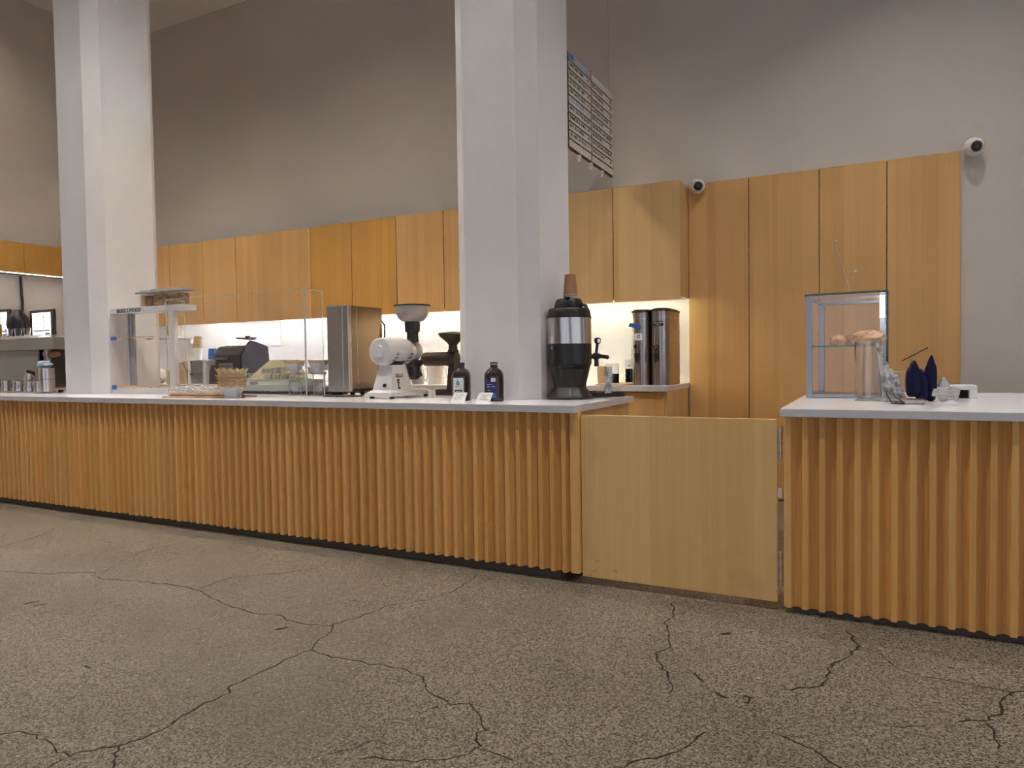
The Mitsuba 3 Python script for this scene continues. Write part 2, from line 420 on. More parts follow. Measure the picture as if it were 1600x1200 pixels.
# columns: square with chamfered corners, standing through the bar
def column_poly(x0, grow=0.0):
    x1, y0, y1, c = x0 + .65, 4.36, 5.125, .116
    return Polygon([(x0 + c, y0), (x1 - c, y0), (x1, y0 + c), (x1, y1 - c), (x1 - c, y1), (x0 + c, y1), (x0, y1 - c), (x0, y0 + c)]).buffer(grow, join_style=2)
whole('column', prism(column_poly(-2.71), 0, ZC - .001), 'column_paint', 'wide white square column rising from the bar beside the black coffee urn', 'column')
whole('column', prism(column_poly(-7.446), 0, ZC - .001), 'column_paint', 'white square column at the far left of the bar beside the pickup shelf', 'column')

# ================================================================== service bars
YT, YR, YV = 3.86, 3.884, 3.922      # worktop edge, slat ridge, slat valley
holes = [column_poly(-2.71, .002), column_poly(-7.446, .002)]
top = sbox(-9.98, YT, -1.57, 5.03)
for h in holes: top = top.difference(h)
tops = [g for g in getattr(top, 'geoms', [top]) if g.area > .01]
whole('worktop', cat([prism(g, 1.0205, ZT) for g in tops]), 'quartz', 'long white quartz worktop of the slatted bar on the left', 'worktop')

def slat_mesh(xc, pitch, z0, z1, clip=None):
    # a flat land with half a concave flute on either side
    h, e, d = pitch / 2 - .0003, .0125, YV - YR
    arc = [(e + (h - e) * s, YR + d * math.sqrt(max(0.0, 1 - (1 - s) ** 2))) for s in (0, .06, .2, .45, .72, 1.0)]
    p = Polygon([(-h, YV + .010)] + [(-x, y) for x, y in arc[::-1]] + arc + [(h, YV + .010)])
    p = Polygon([(x + xc, y) for x, y in p.exterior.coords])
    if clip is not None: p = p.intersection(sbox(clip[0], 0, clip[1], 10))
    return prism(p, z0, z1)

bar = thing('service_bar', 'long bar front of vertical maple slats on a dark plinth', 'counter')
inner = sbox(-9.96, YV + .011, -1.612, 4.95)
for h in holes: inner = inner.difference(h)
inner = [g for g in getattr(inner, 'geoms', [inner]) if g.area > .01]
part(bar, 'carcass', cat([prism(g, .062, 1.020) for g in inner]), 'maple')
part(bar, 'end_panel', bx(-1.611, -1.585, YV + .02, 4.95, .062, 1.020, .002), 'maple_pale')
part(bar, 'plinth', bx(-9.96, -1.70, 3.945, 4.30, .001, .061), 'kick_rubber')
part(bar, 'corner_post', bx(-1.6095, -1.555, YR + .006, YV + .0185, .060, 1.020, .002), 'slat_wood')
N = 80
for i in range(N):
    z0 = .058 + .006 * random.random()
    part(bar, 'slat', slat_mesh(-1.6505 - i * .0761, .0761, z0, 1.020), 'slat_wood')
rest = cat([slat_mesh(-1.6505 - i * .0761, .0761, .06, 1.020) for i in range(N, 109)])
part(bar, 'slat_run', rest, 'slat_wood', kind='stuff')

whole('worktop', bx(-.432, 2.4, YT, 5.78, 1.025, 1.067, .003), 'quartz', 'white quartz worktop of the right bar holding the pastry case', 'worktop')
bar2 = thing('service_bar', 'bar front of wide maple slats at the right edge, below the pastry case', 'counter')
part(bar2, 'carcass', bx(-.405, 2.38, YV + .011, 5.70, .045, 1.0245), 'maple')
part(bar2, 'plinth', bx(-.375, 2.38, 3.90 + .03, 5.6, .001, .044), 'kick_rubber')
for i in range(34):
    xc = -.396 + i * .0805
    part(bar2, 'slat', slat_mesh(xc, .0805, .030 + .005 * random.random(), 1.0245, (-.4195, 99)), 'slat_wood_right')

SCR = [(-1.468, .135, -1.445, .150), (-1.492, .070, -1.462, .088), (-1.350, .100, -1.330, .098), (-1.500, .050, -1.487, .056)]
gate = thing('gate', 'plain maple plywood swing gate between the two slatted bars', 'gate')
part(gate, 'leaf', bx(-1.548, -.452, 3.915, 3.945, .043, 1.006, .0015), 'gate_plywood')
for z0, z1 in ((.80, .965), (.125, .31)):
    hk = part(gate, 'hinge', cat(bx(-.4515, -.4275, 3.93, 3.934, z0, z1, .001), lathe([(0, z0), (.009, z0), (.009, z1), (0, z1)], 14, (-.4375, 3.925, 0))), 'aluminium', 30)
    for k in range(3):
        zz = z0 + (z1 - z0) * (k + .5) / 3
        part(hk, 'knuckle_line', lathe([(.0085, zz - .002), (.0098, zz - .002), (.0098, zz + .002), (.0085, zz + .002)], 14, (-.4375, 3.925, 0)), 'steel_dark')
for (x0, z0_, x1, z1_) in SCR:
    part(gate, 'scratch', rod((x0, 3.9147, z0_), (x1, 3.9147, z1_), .0011, 6), 'dark_gap')
part(gate, 'latch_plate', bx(-.4515, -.430, 3.925, 3.94, .595, .645, .001), 'white_lacquer')

# ================================================================== back wall joinery
tall_x = [-1.605, -1.045, -.441, .093, .635]
tall_l = ['tall maple cupboard below the first dome camera, leftmost of the four', 'tall maple cupboard, second of four from the upper cupboards',
          'tall maple cupboard directly behind the glass pastry case, third of four', 'tall maple cupboard at the right end below the second dome camera']
for i in range(4):
    t = thing('tall_cupboard', tall_l[i], 'cupboard')
    part(t, 'carcass', bx(tall_x[i] + .001, tall_x[i + 1] - .001, 6.9525, 6.9595, .02, 3.004), 'dark_gap')  # thin dark backing so the gaps between doors look shaded
    part(t, 'door', bx(tall_x[i] + .003, tall_x[i + 1] - .003, 6.93, 6.952, .02, 3.005, .001), 'maple')

up_x = [-9.64, -9.28, -8.646, -7.996, -7.373, -6.101, -5.470, -4.826, -4.192, -3.55, -2.90, -2.256, -1.6065]
up_l = ['narrow maple wall cupboard in the left corner behind the left column', 'maple wall cupboard hidden mostly behind the left column', 'maple wall cupboard just right of the left column',
        'maple wall cupboard above the kraft bags and cup stacks', 'extra wide maple wall cupboard above the glass guard', 'amber maple wall cupboard above the steel fridge, left of its pair',
        'maple wall cupboard directly over the steel fridge', 'maple wall cupboard behind the white grinder hopper', 'maple wall cupboard just left of the wide column',
        'maple wall cupboard behind the wide column', 'maple wall cupboard just right of the wide column', 'maple wall cupboard at the right end, above the steel tea urns']
up_m = ['maple', 'maple', 'maple', 'maple', 'maple', 'maple_amber', 'maple_amber', 'maple', 'maple', 'maple_pale', 'maple_pale', 'maple_pale']
for i in range(12):
    t = thing('wall_cupboard', up_l[i], 'cupboard')
    part(t, 'carcass', bx(up_x[i] + .0005, up_x[i + 1] - .0005, 6.6245, 6.9595, 1.9155, 2.984), 'maple_pale' if i == 11 else 'dark_gap')
    part(t, 'bottom_panel', bx(up_x[i] + .0005, up_x[i + 1] - .0005, 6.6245, 6.9595, 1.911, 1.915), 'white_lacquer')
    part(t, 'door', bx(up_x[i] + .004, up_x[i + 1] - (.0005 if i == 11 else .004), 6.603, 6.624, 1.888, 2.985, .001), up_m[i])
lf_y = [4.0, 4.6, 5.27, 5.95, 6.60]
lf_l = ['short maple wall cupboard on the left wall, at the frame edge', 'short maple wall cupboard on the left wall, left of the seam by the black cable', 'short maple wall cupboard on the left wall above the tablets', 'short maple wall cupboard in the corner behind the left column']
for i in range(4):
    t = thing('wall_cupboard', lf_l[i], 'cupboard')
    part(t, 'carcass', bx(-9.999, -9.6705, lf_y[i] + .0005, lf_y[i + 1] - .0005, 2.552, 2.922), 'dark_gap')
    part(t, 'door', bx(-9.67, -9.65, lf_y[i] + .0025, lf_y[i + 1] - .0025, 2.55, 2.925, .001), 'maple_amber')

def led(x0, x1, y0, y1, z, rad, label):
    t = thing('light_strip', label, 'light strip')
    part(t, 'profile', bx(x0 - .003, x1 + .003, y0 - .002, y1 + .003, z + .004, z + .009), 'aluminium')
    key = part(t, 'diffuser', bx(x0, x1, y0, y1, z - .003, z + .0035), 'white_lacquer')
    scene[key] = lamp(scene[key], rad)
led(-9.2, -4.9, 6.628, 6.648, 1.900, [c * 11 for c in LED_LEFT], 'cool white light strip under the wall cupboards left of the grinders')
led(-4.75, -1.66, 6.628, 6.648, 1.900, [c * 8 for c in LED_RIGHT], 'warm white light strip under the wall cupboards behind the wide column')
led(-9.70, -9.68, 4.1, 6.4, 2.536, [c * 1.6 for c in LED_LEFT], 'thin white light strip under the short cupboards on the left wall')

# back worktop and its base units
whole('worktop', bx(-9.96, -1.607, 6.053, 6.9585, 1.047, 1.098, .003), 'quartz', 'white quartz worktop along the back wall under the wall cupboards', 'worktop')
bc_x = [-1.6075, -2.27, -2.90, -3.53, -4.16]
for i in range(4):
    t = thing('base_cupboard', ['maple base cupboard at the right end of the back worktop, below the tea urns', 'maple base cupboard behind the near bar end, below the glass jars', 'maple base cupboard behind the wide column', 'maple base cupboard behind the dark grinder'][i], 'cupboard')
    part(t, 'carcass', bx(bc_x[i + 1] + .001, bc_x[i] - .001, 6.121, 6.9, .08, 1.0465), 'maple_pale' if i == 0 else 'dark_gap')
    part(t, 'door', bx(bc_x[i + 1] + .003, bc_x[i] - (.003 if i else .030), 6.10, 6.12, .08, 1.035, .001), 'maple')
    part(t, 'plinth', bx(bc_x[i + 1] + .001, bc_x[i] - .001, 6.16, 6.9, .001, .0795), 'kick_rubber')
t = thing('base_cupboard', 'long run of maple base cupboards along the back wall behind the bar', 'cupboard')
part(t, 'carcass', bx(-9.96, -4.163, 6.121, 6.9, .08, 1.0465), 'dark_gap')
for i in range(9):
    part(t, 'door', bx(-4.166 - (i + 1) * .644 + .003, -4.166 - i * .644 - .003, 6.10, 6.12, .08, 1.035, .001), 'maple')
part(t, 'plinth', bx(-9.96, -4.163, 6.16, 6.9, .001, .0795), 'kick_rubber')

# dome cameras
def dome(x, y, z, ax, label):
    t = thing('dome_camera', label, 'security camera')
    def put(m): 
        return move(m, (x, y, z), rz=ax[0], rx=0)
    base = lathe([(0, 0), (.055, 0), (.066, .012), (.072, .04), (.070, .075), (.055, .10), (.045, .112), (.038, .104), (.0, .104)], 40, axis='y')
    # the body faces -y and slightly down
    def turn(m):
        m = move(m, rz=180)
        m = move(m, rx=ax[1])
        return move(m, (x, y, z), rz=ax[0])
    part(t, 'shell', turn(base), 'white_lacquer', 35)
    part(t, 'lens_dome', turn(lathe([(.040, .1005), (.037, .114), (.027, .126), (.014, .132), (0, .134)], 32, axis='y')), 'amber_glass', True)
    part(t, 'lens', turn(lathe([(0, .1345), (.012, .1335), (.011, .137), (0, .138)], 20, axis='y')), 'label_dark', 30)
    m = lathe([(0, -.02), (.05, -.02), (.05, .002), (0, .002)], 30, axis='y')
    part(t, 'wall_mount', turn(m), 'white_lacquer', 30)
    for a in (35, 155, 275):
        s = lathe([(0, .06), (.004, .06), (.004, .076), (0, .076)], 10, axis='y')
        s.apply_translation((.066 * math.cos(math.radians(a)), 0, .066 * math.sin(math.radians(a))))
        part(t, 'screw', turn(s), 'steel_dark')
dome(-1.519, 6.910, 2.976, (20, 12), 'white dome camera mounted where the wall cupboards meet the tall cupboards')
dome(.700, 6.925, 3.022, (15, 12), 'white dome camera at the top right corner of the tall cupboards')

# hanging menu
menu = thing('menu_board', 'hanging menu of pale lettered strips on two dark panels right of the wide column', 'menu board')
MX = -2.2
for (y0, y1, hdr) in ((5.385, 5.888, 0), (5.900, 6.460, 1)):
    p = part(menu, 'panel', bx(MX - .022, MX - .006, y0, y1, 3.052, 3.822), 'menu_back')
    n = 11; h = .77 / n
    for k in range(n):
        z1 = 3.822 - k * h; z0 = z1 - h + .0135
        col = 'menu_strip' if k else 'header_pale'
        if k == 0 and hdr: col = 'menu_strip'
        s = part(p, 'strip', bx(MX - .0058, MX, y0 + .006, y1 - .004, z0, z1, .001), col)
        if k == 0:
            if not hdr:
                part(p, 'blue_tab', bx(MX + .0002, MX + .002, y0 + .008, y0 + .11, z0 + .012, z1 - .006), 'header_blue')
                part(p, 'pale_tab', bx(MX + .0002, MX + .002, y0 + .12, y1 - .06, z0 + .018, z1 - .016), 'header_blue' if False else 'header_pale')
            continue
        if k == n - 1: continue
        # worn, unreadable item lettering: little strokes of letter size
        ms = []; y = y0 + .022; end = y0 + (.20 + .22 * random.random()) * 1.0
        hh = .024
        while y < end:
            wl = random.randint(3, 7)
            for c in range(wl):
                zc = z0 + .034
                typ = random.randint(0, 3)
                ms.append(bx(MX + .0002, MX + .0012, y, y + .0035, zc - hh / 2, zc + hh / 2))
                if typ != 1: ms.append(bx(MX + .0002, MX + .0012, y + .0035, y + .012, zc + hh / 2 - .005, zc + hh / 2))
                if typ != 2: ms.append(bx(MX + .0002, MX + .0012, y + .0035, y + .012, zc - hh / 2, zc - hh / 2 + .005))
                if typ >= 2: ms.append(bx(MX + .0002, MX + .0012, y + .010, y + .0135, zc - hh / 2, zc + hh / 2))
                y += .018
            y += .016
        y = y1 - .085
        for c in range(3):
            ms.append(bx(MX + .0002, MX + .0012, y, y + .008, z0 + .024, z0 + .044)); y += .014
        part(p, 'lettering', cat(ms), 'sky_blue' if (k == 5 and not hdr) else 'ink', kind='stuff')
part(menu, 'divider', bx(MX - .024, MX + .003, 5.8885, 5.8995, 3.03, 3.84), 'menu_edge_wood')
for y in (5.62, 5.894, 6.18):
    part(menu, 'bottom_clip', cat(bx(MX - .03, MX + .004, y - .018, y + .018, 3.022, 3.0515, .004), cyl(.011, 2.995, 3.024, (MX - .012, y), 14)), 'cream_enamel', 30)
for y in (5.45, 6.40):
    part(menu, 'hanger', rod((MX - .014, y, 3.82), (MX - .014, y, ZC), .0011, 8), 'steel_dark')

# ================================================================== things on the long bar, right to left
# ---- black insulated coffee urn with a cup stack
UX, UY = -1.898, 4.60
urn = thing('coffee_urn', 'tall black and steel insulated coffee urn on the bar beside the wide column', 'coffee urn')
part(urn, 'base', lathe([(0, ZT), (.158, ZT), (.160, ZT + .016), (.150, ZT + .032), (.116, ZT + .074), (.110, ZT + .087), (0, ZT + .087)], 48, (UX, UY, 0)), 'black_plastic', 35)
part(urn, 'stem', lathe([(0, 1.15), (.112, 1.15), (.118, 1.18), (.143, 1.285), (.147, 1.30), (0, 1.30)], 48, (UX, UY, 0)), 'black_plastic', 35)
ca, sa = math.cos(math.radians(-52)), math.sin(math.radians(-52))
def front(m): return move(m, (UX, UY, 0), rz=-62)     # local +x points towards the camera side
part(urn, 'stand_plate', move(hull([(.055, -.05, 1.16), (.055, .05, 1.16), (.1315, -.075, 1.27), (.1315, .075, 1.27), (.105, -.055, 1.16), (.105, .055, 1.16), (.150, -.075, 1.272), (.150, .075, 1.272)]), (UX, UY, 0), rz=-60), 'black_matt')
part(urn, 'lower_shell', lathe([(0, 1.301), (.151, 1.301), (.153, 1.31), (.153, 1.444), (0, 1.444)], 56, (UX, UY, 0)), 'black_plastic', 35)
part(urn, 'steel_band', lathe([(0, 1.4445), (.1525, 1.4445), (.1525, 1.622), (0, 1.622)], 64, (UX, UY, 0)), 'steel', 35)
part(urn, 'shoulder', lathe([(0, 1.6225), (.1555, 1.6225), (.1555, 1.632), (.150, 1.642), (.147, 1.672), (.136, 1.690), (.10, 1.696), (0, 1.697)], 56, (UX, UY, 0)), 'black_plastic', 35)
lid = part(urn, 'lid', lathe([(0, 1.6975), (.094, 1.6975), (.098, 1.71), (.092, 1.742), (.080, 1.756), (0, 1.757)], 48, (UX, UY, 0)), 'black_plastic', 35)
for a in (-100, 10):
    dx, dy = math.cos(math.radians(a)), math.sin(math.radians(a))
    part(urn, 'carry_handle', move(hull([(.100, -.05, 1.700), (.100, .05, 1.700), (.128, -.04, 1.692), (.128, .04, 1.692), (.100, -.045, 1.722), (.100, .045, 1.722), (.122, -.035, 1.716), (.122, .035, 1.716)]), (UX, UY, 0), rz=a), 'rubber_black')
part(lid, 'catch', move(bx(.06, .100, -.018, .018, 1.7575, 1.768, .003), (UX, UY, 0), rz=-75), 'black_matt')
part(urn, 'sticker', move(bx(.1528, .1545, -.018, .018, 1.452, 1.492), (UX, UY, 0), rz=-118), 'white_paper')
part(urn, 'sticker', move(bx(.1535, .155, -.010, .010, 1.41, 1.434), (UX, UY, 0), rz=-118), 'grey_print')
def spout_dir(m): return move(m, (UX, UY, 0), rz=62)
tap = part(urn, 'tap', spout_dir(cat(rod((.150, 0, 1.355), (.235, 0, 1.355), .016, 16), bx(.225, .275, -.017, .017, 1.335, 1.378, .006), rod((.275, 0, 1.360), (.360, 0, 1.348), .014, 14), cyl(.017, 1.285, 1.34, (.250, 0), 16, .014))), 'black_plastic', 35)
part(tap, 'handle', spout_dir(cat(rod((.248, 0, 1.378), (.262, 0, 1.452), .010, 12), lathe([(0, -.012), (.022, -.012), (.024, 0), (.022, .012), (0, .012)], 20, (.263, 0, 1.468), 'y'))), 'black_plastic', 35)
part(tap, 'badge', spout_dir(move(lathe([(0, 0), (.016, 0), (.016, .001), (0, .001)], 20, axis='y'), (.263, -.0135, 1.468))), 'white_paper')
part(urn, 'drip_tray', spout_dir(cat(bx(.155, .47, -.062, .062, ZT + .001, ZT + .018, .004), bx(.17, .46, -.06, -.05, ZT + .018, ZT + .028), bx(.17, .46, .05, .06, ZT + .018, ZT + .028), bx(.45, .46, -.05, .05, ZT + .018, ZT + .028))), 'black_plastic')
whole('menu_card', move(bx(-.028, .028, -.006, .006, 0, .215, .001), (-1.73, 4.93, ZT + .001), rz=18), 'marble', 'narrow grey marbled card standing behind the coffee urn', 'card')
for k in range(3):
    z = 1.7625 + k * .0105
    t = thing('paper_cup', ['lowest brown paper cup of the upside-down stack on the coffee urn', 'middle brown paper cup of the upside-down stack on the coffee urn', 'topmost brown paper cup of the upside-down stack on the coffee urn'][k], 'cup', 'paper cups stacked on the coffee urn')
    hgt = .142
    part(t, 'body', lathe([(.0495, z), (.0370, z + hgt), (0, z + hgt), (0, z + hgt - .004), (.0352, z + hgt - .004), (.0477, z)], 40, (UX + .012, UY, 0)), 'cup_brown', 30)
    part(t, 'rim', lathe([(.0498, z - .001), (.0525, z - .001), (.0532, z + .001), (.0525, z + .003), (.0493, z + .003)], 40, (UX + .012, UY, 0)), 'white_paper', True)

# ---- two amber bottles with price cards
def bottle(x, y, label, kind):
    t = thing('amber_bottle', label, 'bottle')
    z = ZT
    prof = [(0, z), (.060, z), (.0655, z + .006), (.0655, z + .165), (.0640, z + .180), (.056, z + .200), (.042, z + .215), (.028, z + .224), (.0245, z + .230), (.0245, z + .246), (0, z + .246)]
    part(t, 'body', lathe(prof, 56, (x, y, 0)), 'amber_glass', 40)
    c = [(0, z + .2465), (.0255, z + .2465), (.0262, z + .2485), (.0262, z + .262), (.0248, z + .2645), (0, z + .2645)]
    part(t, 'cap', lathe(c, 36, (x, y, 0)), 'black_plastic' if kind == 0 else 'label_dark', 35)
    if kind: part(t, 'cap_ring', lathe([(.026, z + .2475), (.0272, z + .2475), (.0272, z + .252), (.026, z + .252)], 36, (x, y, 0)), 'aluminium', 35)
    def wrap(x0, x1, z0, z1, lift, n=14):
        """a patch of the label's skin: x from x0 to x1 along the curve (metres), centred on -y"""
        R = .0655 + lift; a = np.linspace(x0 / .0655, x1 / .0655, n) - math.radians(90)
        o = [(x + R * math.cos(q), y + R * math.sin(q)) for q in a]; R2 = R - .0004
        i = [(x + R2 * math.cos(q), y + R2 * math.sin(q)) for q in a[::-1]]
        return prism(o + i, z0, z1)
    off = .012
    if kind == 0:
        lb = part(t, 'label', wrap(-.040 + off, .040 + off, z + .020, z + .158, .0006), 'white_paper')
        part(lb, 'logo', cat(wrap(-.011 + off, .011 + off, z + .108, z + .134, .0011, 6), wrap(-.006 + off, .006 + off, z + .134, z + .141, .0011, 4), wrap(-.0035 + off, .0035 + off, z + .141, z + .147, .0011, 4)), 'logo_blue')
        part(lb, 'logo_dark_blue', wrap(.003 + off, .011 + off, z + .108, z + .128, .0014, 4), 'header_blue')  # darker blue print on the right of the logo
        part(lb, 'small_print', cat(*[wrap(-.024 + off + i * .008, -.018 + off + i * .008, z + .096, z + .100, .0011, 3) for i in range(6)]), 'label_dark')
        part(lb, 'dark_patch', wrap(-.029 + off, .029 + off, z + .030, z + .078, .0011), 'label_dark')
        part(lb, 'white_print', cat(*[wrap(-.018 + off, .020 - .006 * (i % 2) + off, z + .064 - i * .010, z + .068 - i * .010, .0015, 5) for i in range(3)]), 'white_paper')
    else:
        lb = part(t, 'label', wrap(-.050 + off, .036 + off, z + .014, z + .150, .0006), 'navy')
        part(lb, 'sticker', wrap(.000 + off, .030 + off, z + .132, z + .158, .0012, 5), 'cream_enamel')
        part(lb, 'white_print', cat(wrap(-.034 + off, .004 + off, z + .115, z + .1175, .0011, 4), wrap(-.030 + off, -.008 + off, z + .096, z + .101, .0011, 4), wrap(.006 + off, .022 + off, z + .096, z + .101, .0011, 4), wrap(-.028 + off, -.004 + off, z + .074, z + .0765, .0011, 4)), 'white_paper')
        ms = []
        for i, wdt in enumerate((.010, .007, .010, .006, .009, .008)):
            a = -.044 + off + i * .0128
            ms.append(wrap(a, a + wdt, z + .034 + .004 * (i % 2), z + .056, .0011, 3))
        part(lb, 'blue_print', cat(*ms, wrap(-.046 + off, .032 + off, z + .026, z + .032, .0011)), 'sky_blue')
bottle(-2.557, 4.225, 'dark amber bottle with a white label, left of the two on the bar', 0)
bottle(-2.297, 4.225, 'dark amber bottle with a navy blue label, right of the two on the bar', 1)
for x, l in ((-2.500, 'slanted white price card in front of the white labelled bottle'), (-2.305, 'slanted white price card in front of the navy labelled bottle')):
    t = thing('price_card', l, 'price card')
    y = 4.075
    part(t, 'stand', cat(hull([(x - .055, y, ZT), (x + .055, y, ZT), (x - .055, y + .004, ZT), (x + .055, y + .004, ZT), (x - .05, y + .052, ZT + .062), (x + .05, y + .052, ZT + .062), (x - .05, y + .057, ZT + .06), (x + .05, y + .057, ZT + .06)]),
                         bx(x - .05, x + .05, y + .003, y + .06, ZT, ZT + .003)), 'white_paper')
    ms = []
    for i in range(3):
        f = .30 + .2 * i
        yy, zz = y + .052 * f - .0012, ZT + .062 * f + .001
        ms.append(move(bx(-.034 + .004 * i, .03 - .010 * (i % 2), -.0005, .0005, -.002, .002), (x, yy, zz), rx=-40))
    part(t, 'print', cat(ms), 'grey_plastic', kind='stuff')

# ---- white bulk grinder
g = thing('bulk_grinder', 'large white coffee grinder with a round motor body and a frosted hopper', 'coffee grinder')
GX = -3.335
part(g, 'base_plate', cat(hull([(GX - .09, 4.27, ZT + .016), (GX + .145, 4.27, ZT + .016), (GX - .09, 4.80, ZT + .016), (GX + .145, 4.80, ZT + .016),
                                (GX - .085, 4.275, ZT + .044), (GX + .14, 4.275, ZT + .044), (GX - .085, 4.795, ZT + .044), (GX + .14, 4.795, ZT + .044), (GX - .07, 4.31, ZT + .062), (GX + .105, 4.31, ZT + .062), (GX - .07, 4.77, ZT + .062), (GX + .11, 4.77, ZT + .062)])), 'grinder_white')
for sx in (-.065, .12):
    for y in (4.31, 4.76):
        part(g, 'foot', cyl(.017, ZT, ZT + .0155, (GX + sx, y), 16), 'rubber_black', 30)
ped = part(g, 'pedestal', hull([(GX - .075, 4.33, ZT + .0625), (GX + .10, 4.33, ZT + .0625), (GX + .10, 4.60, ZT + .0625), (GX - .075, 4.60, ZT + .0625),
                          (GX - .05, 4.385, 1.315), (GX + .072, 4.385, 1.315), (GX + .072, 4.56, 1.315), (GX - .05, 4.56, 1.315), (GX - .08, 4.38, ZT + .063), (GX - .08, 4.56, ZT + .063)]), 'grinder_white')
part(ped, 'switch', cat(lathe([(0, -.012), (.014, -.012), (.014, .014), (0, .014)], 16, (GX + .035, 4.343, ZT + .098), 'y')), 'black_plastic')
def side_text(txt, h, z, y, mt):
    m = meshkit.text_mesh(txt, h, .0012, True)
    v = m.vertices.copy()
    sl = .028 / .19
    zz = v[:, 1] + z
    m.vertices = np.c_[GX + .1012 - (zz - ZT - .0625) * sl + v[:, 2], v[:, 0] + y, zz]
    part(ped, 'lettering', m, mt, kind='stuff')
side_text('EK43', .028, 1.218, 4.405, 'label_dark')
part(ped, 'rating_plate', cat(*[move(bx(0, .0012, 0, .03 - .006 * (i % 3), 0, .014), (GX + .1012 - (1.195 - i * .019 - ZT - .0625) * .1474 - .0004, 4.42, 1.190 - i * .019), ry=-8.4) for i in range(4)]), 'slate_blue')
GZ = 1.418
body = part(g, 'motor_housing', lathe([(0, 4.33), (.094, 4.33), (.104, 4.337), (.107, 4.352), (.107, 4.60), (.102, 4.64), (.088, 4.68), (.080, 4.70), (0, 4.70)], 64, (GX + .0, 0, GZ), 'y'), 'grinder_white', 35)
part(body, 'end_cap', lathe([(0, 4.318), (.044, 4.318), (.048, 4.322), (.048, 4.3295), (0, 4.3295)], 48, (GX - .008, 0, GZ), 'y'), 'grinder_white', 35)
part(g, 'grinding_head', lathe([(0, 4.7005), (.079, 4.7005), (.083, 4.72), (.083, 4.775), (.066, 4.808), (.034, 4.826), (.030, 4.832), (0, 4.832)], 56, (GX, 0, GZ + .005), 'y'), 'grinder_white', 35)
for y0 in (4.41, 4.585):
    for k, a in enumerate((-8, -15, -26, -33, -42)):
        m = bx(.1065, .1080, -.021, .021, -.0022, .0022)
        m = move(m, ry=-a)
        part(body, 'vent_slot', move(m, (GX, y0 - .004 * k + .01, GZ)), 'rubber_black')
part(g, 'collar', lathe([(.1075, 4.40), (.1085, 4.40), (.1085, 4.55), (.1075, 4.55)], 40, (GX, 0, GZ), 'y').slice_plane((0, 0, GZ - .075), (0, 0, -1)), 'black_plastic')
part(g, 'chute', cat(bx(GX - .06, GX + .075, 4.665, 4.80, 1.300, 1.352, .012), cyl(.058, 1.225, 1.305, (GX + .015, 4.735), 28, .066), cyl(.034, 1.195, 1.230, (GX + .02, 4.74), 20, .050)), 'black_plastic', 35)
part(g, 'bag_clamp', cat(rod((GX + .05, 4.76, 1.33), (GX + .075, 4.77, 1.22), .009), rod((GX + .02, 4.70, 1.23), (GX + .07, 4.76, 1.215), .007)), 'black_matt')
part(g, 'neck', cat(cyl(.046, 1.495, 1.575, (GX + .045, 4.70), 28), cyl(.058, 1.575, 1.655, (GX + .045, 4.70), 28, .062, .003)), 'black_plastic', 35)
hp = part(g, 'hopper', lathe([(.058, 1.6555), (.088, 1.664), (.114, 1.690), (.130, 1.727), (.1395, 1.785), (.1365, 1.785), (.127, 1.729), (.111, 1.694), (.085, 1.669), (0, 1.668), (0, 1.6555)], 56, (GX + .045, 4.70, 0)), 'frosted_hopper', 40)
part(hp, 'rim', lathe([(.1398, 1.778), (.1435, 1.780), (.1435, 1.788), (.136, 1.790), (.136, 1.7855), (.1398, 1.785)], 56, (GX + .045, 4.70, 0)), 'ink')

# ---- white sugar cup and dark grinder behind
whole('small_jar', cat(cyl(.027, ZT, ZT + .058, (-2.985, 4.50), 24, .029, .002)), 'cream_enamel', 'small cream ceramic pot beside the base of the white grinder', 'pot', smooth=30)
d = thing('shop_grinder', 'dark brown metal coffee grinder partly hidden by the wide column', 'coffee grinder')
DX, DY = -3.09, 4.945
part(d, 'base', cat(bx(DX - .125, DX + .06, DY - .07, DY + .07, ZT, ZT + .035, .008), bx(DX - .115, DX - .02, DY - .05, DY + .05, ZT + .035, ZT + .045, .003)), 'brown_metal')
part(d, 'column', hull([(DX - .02, DY - .04, ZT + .0455), (DX + .055, DY - .04, ZT + .0455), (DX - .02, DY + .04, ZT + .0455), (DX + .055, DY + .04, ZT + .0455), (DX + .002, DY - .04, 1.30), (DX + .06, DY - .04, 1.30), (DX + .002, DY + .04, 1.30), (DX + .06, DY + .04, 1.30)]), 'brown_metal')
part(d, 'motor', lathe([(0, -.265), (.040, -.265), (.054, -.248), (.056, -.225), (.056, .06), (0, .06)], 40, (DX, DY, 1.357), 'x'), 'brown_metal', 35)
part(d, 'throat', cat(cyl(.036, 1.4135, 1.470, (DX + .025, DY), 24), bx(DX - .012, DX + .058, DY - .035, DY + .035, 1.30, 1.4), cyl(.045, 1.41, 1.43, (DX + .025, DY), 24)), 'brown_metal', 30)
hp = part(d, 'hopper', lathe([(.034, 1.4705), (.050, 1.49), (.112, 1.545), (.118, 1.556), (.114, 1.556), (.048, 1.497), (0, 1.48), (0, 1.4705)], 40, (DX + .025, DY, 0)), 'brown_metal', 30)
part(hp, 'lid', lathe([(0, 1.5565), (.119, 1.5565), (.117, 1.566), (.05, 1.576), (0, 1.576)], 40, (DX + .025, DY, 0)), 'steel_dark', 35)

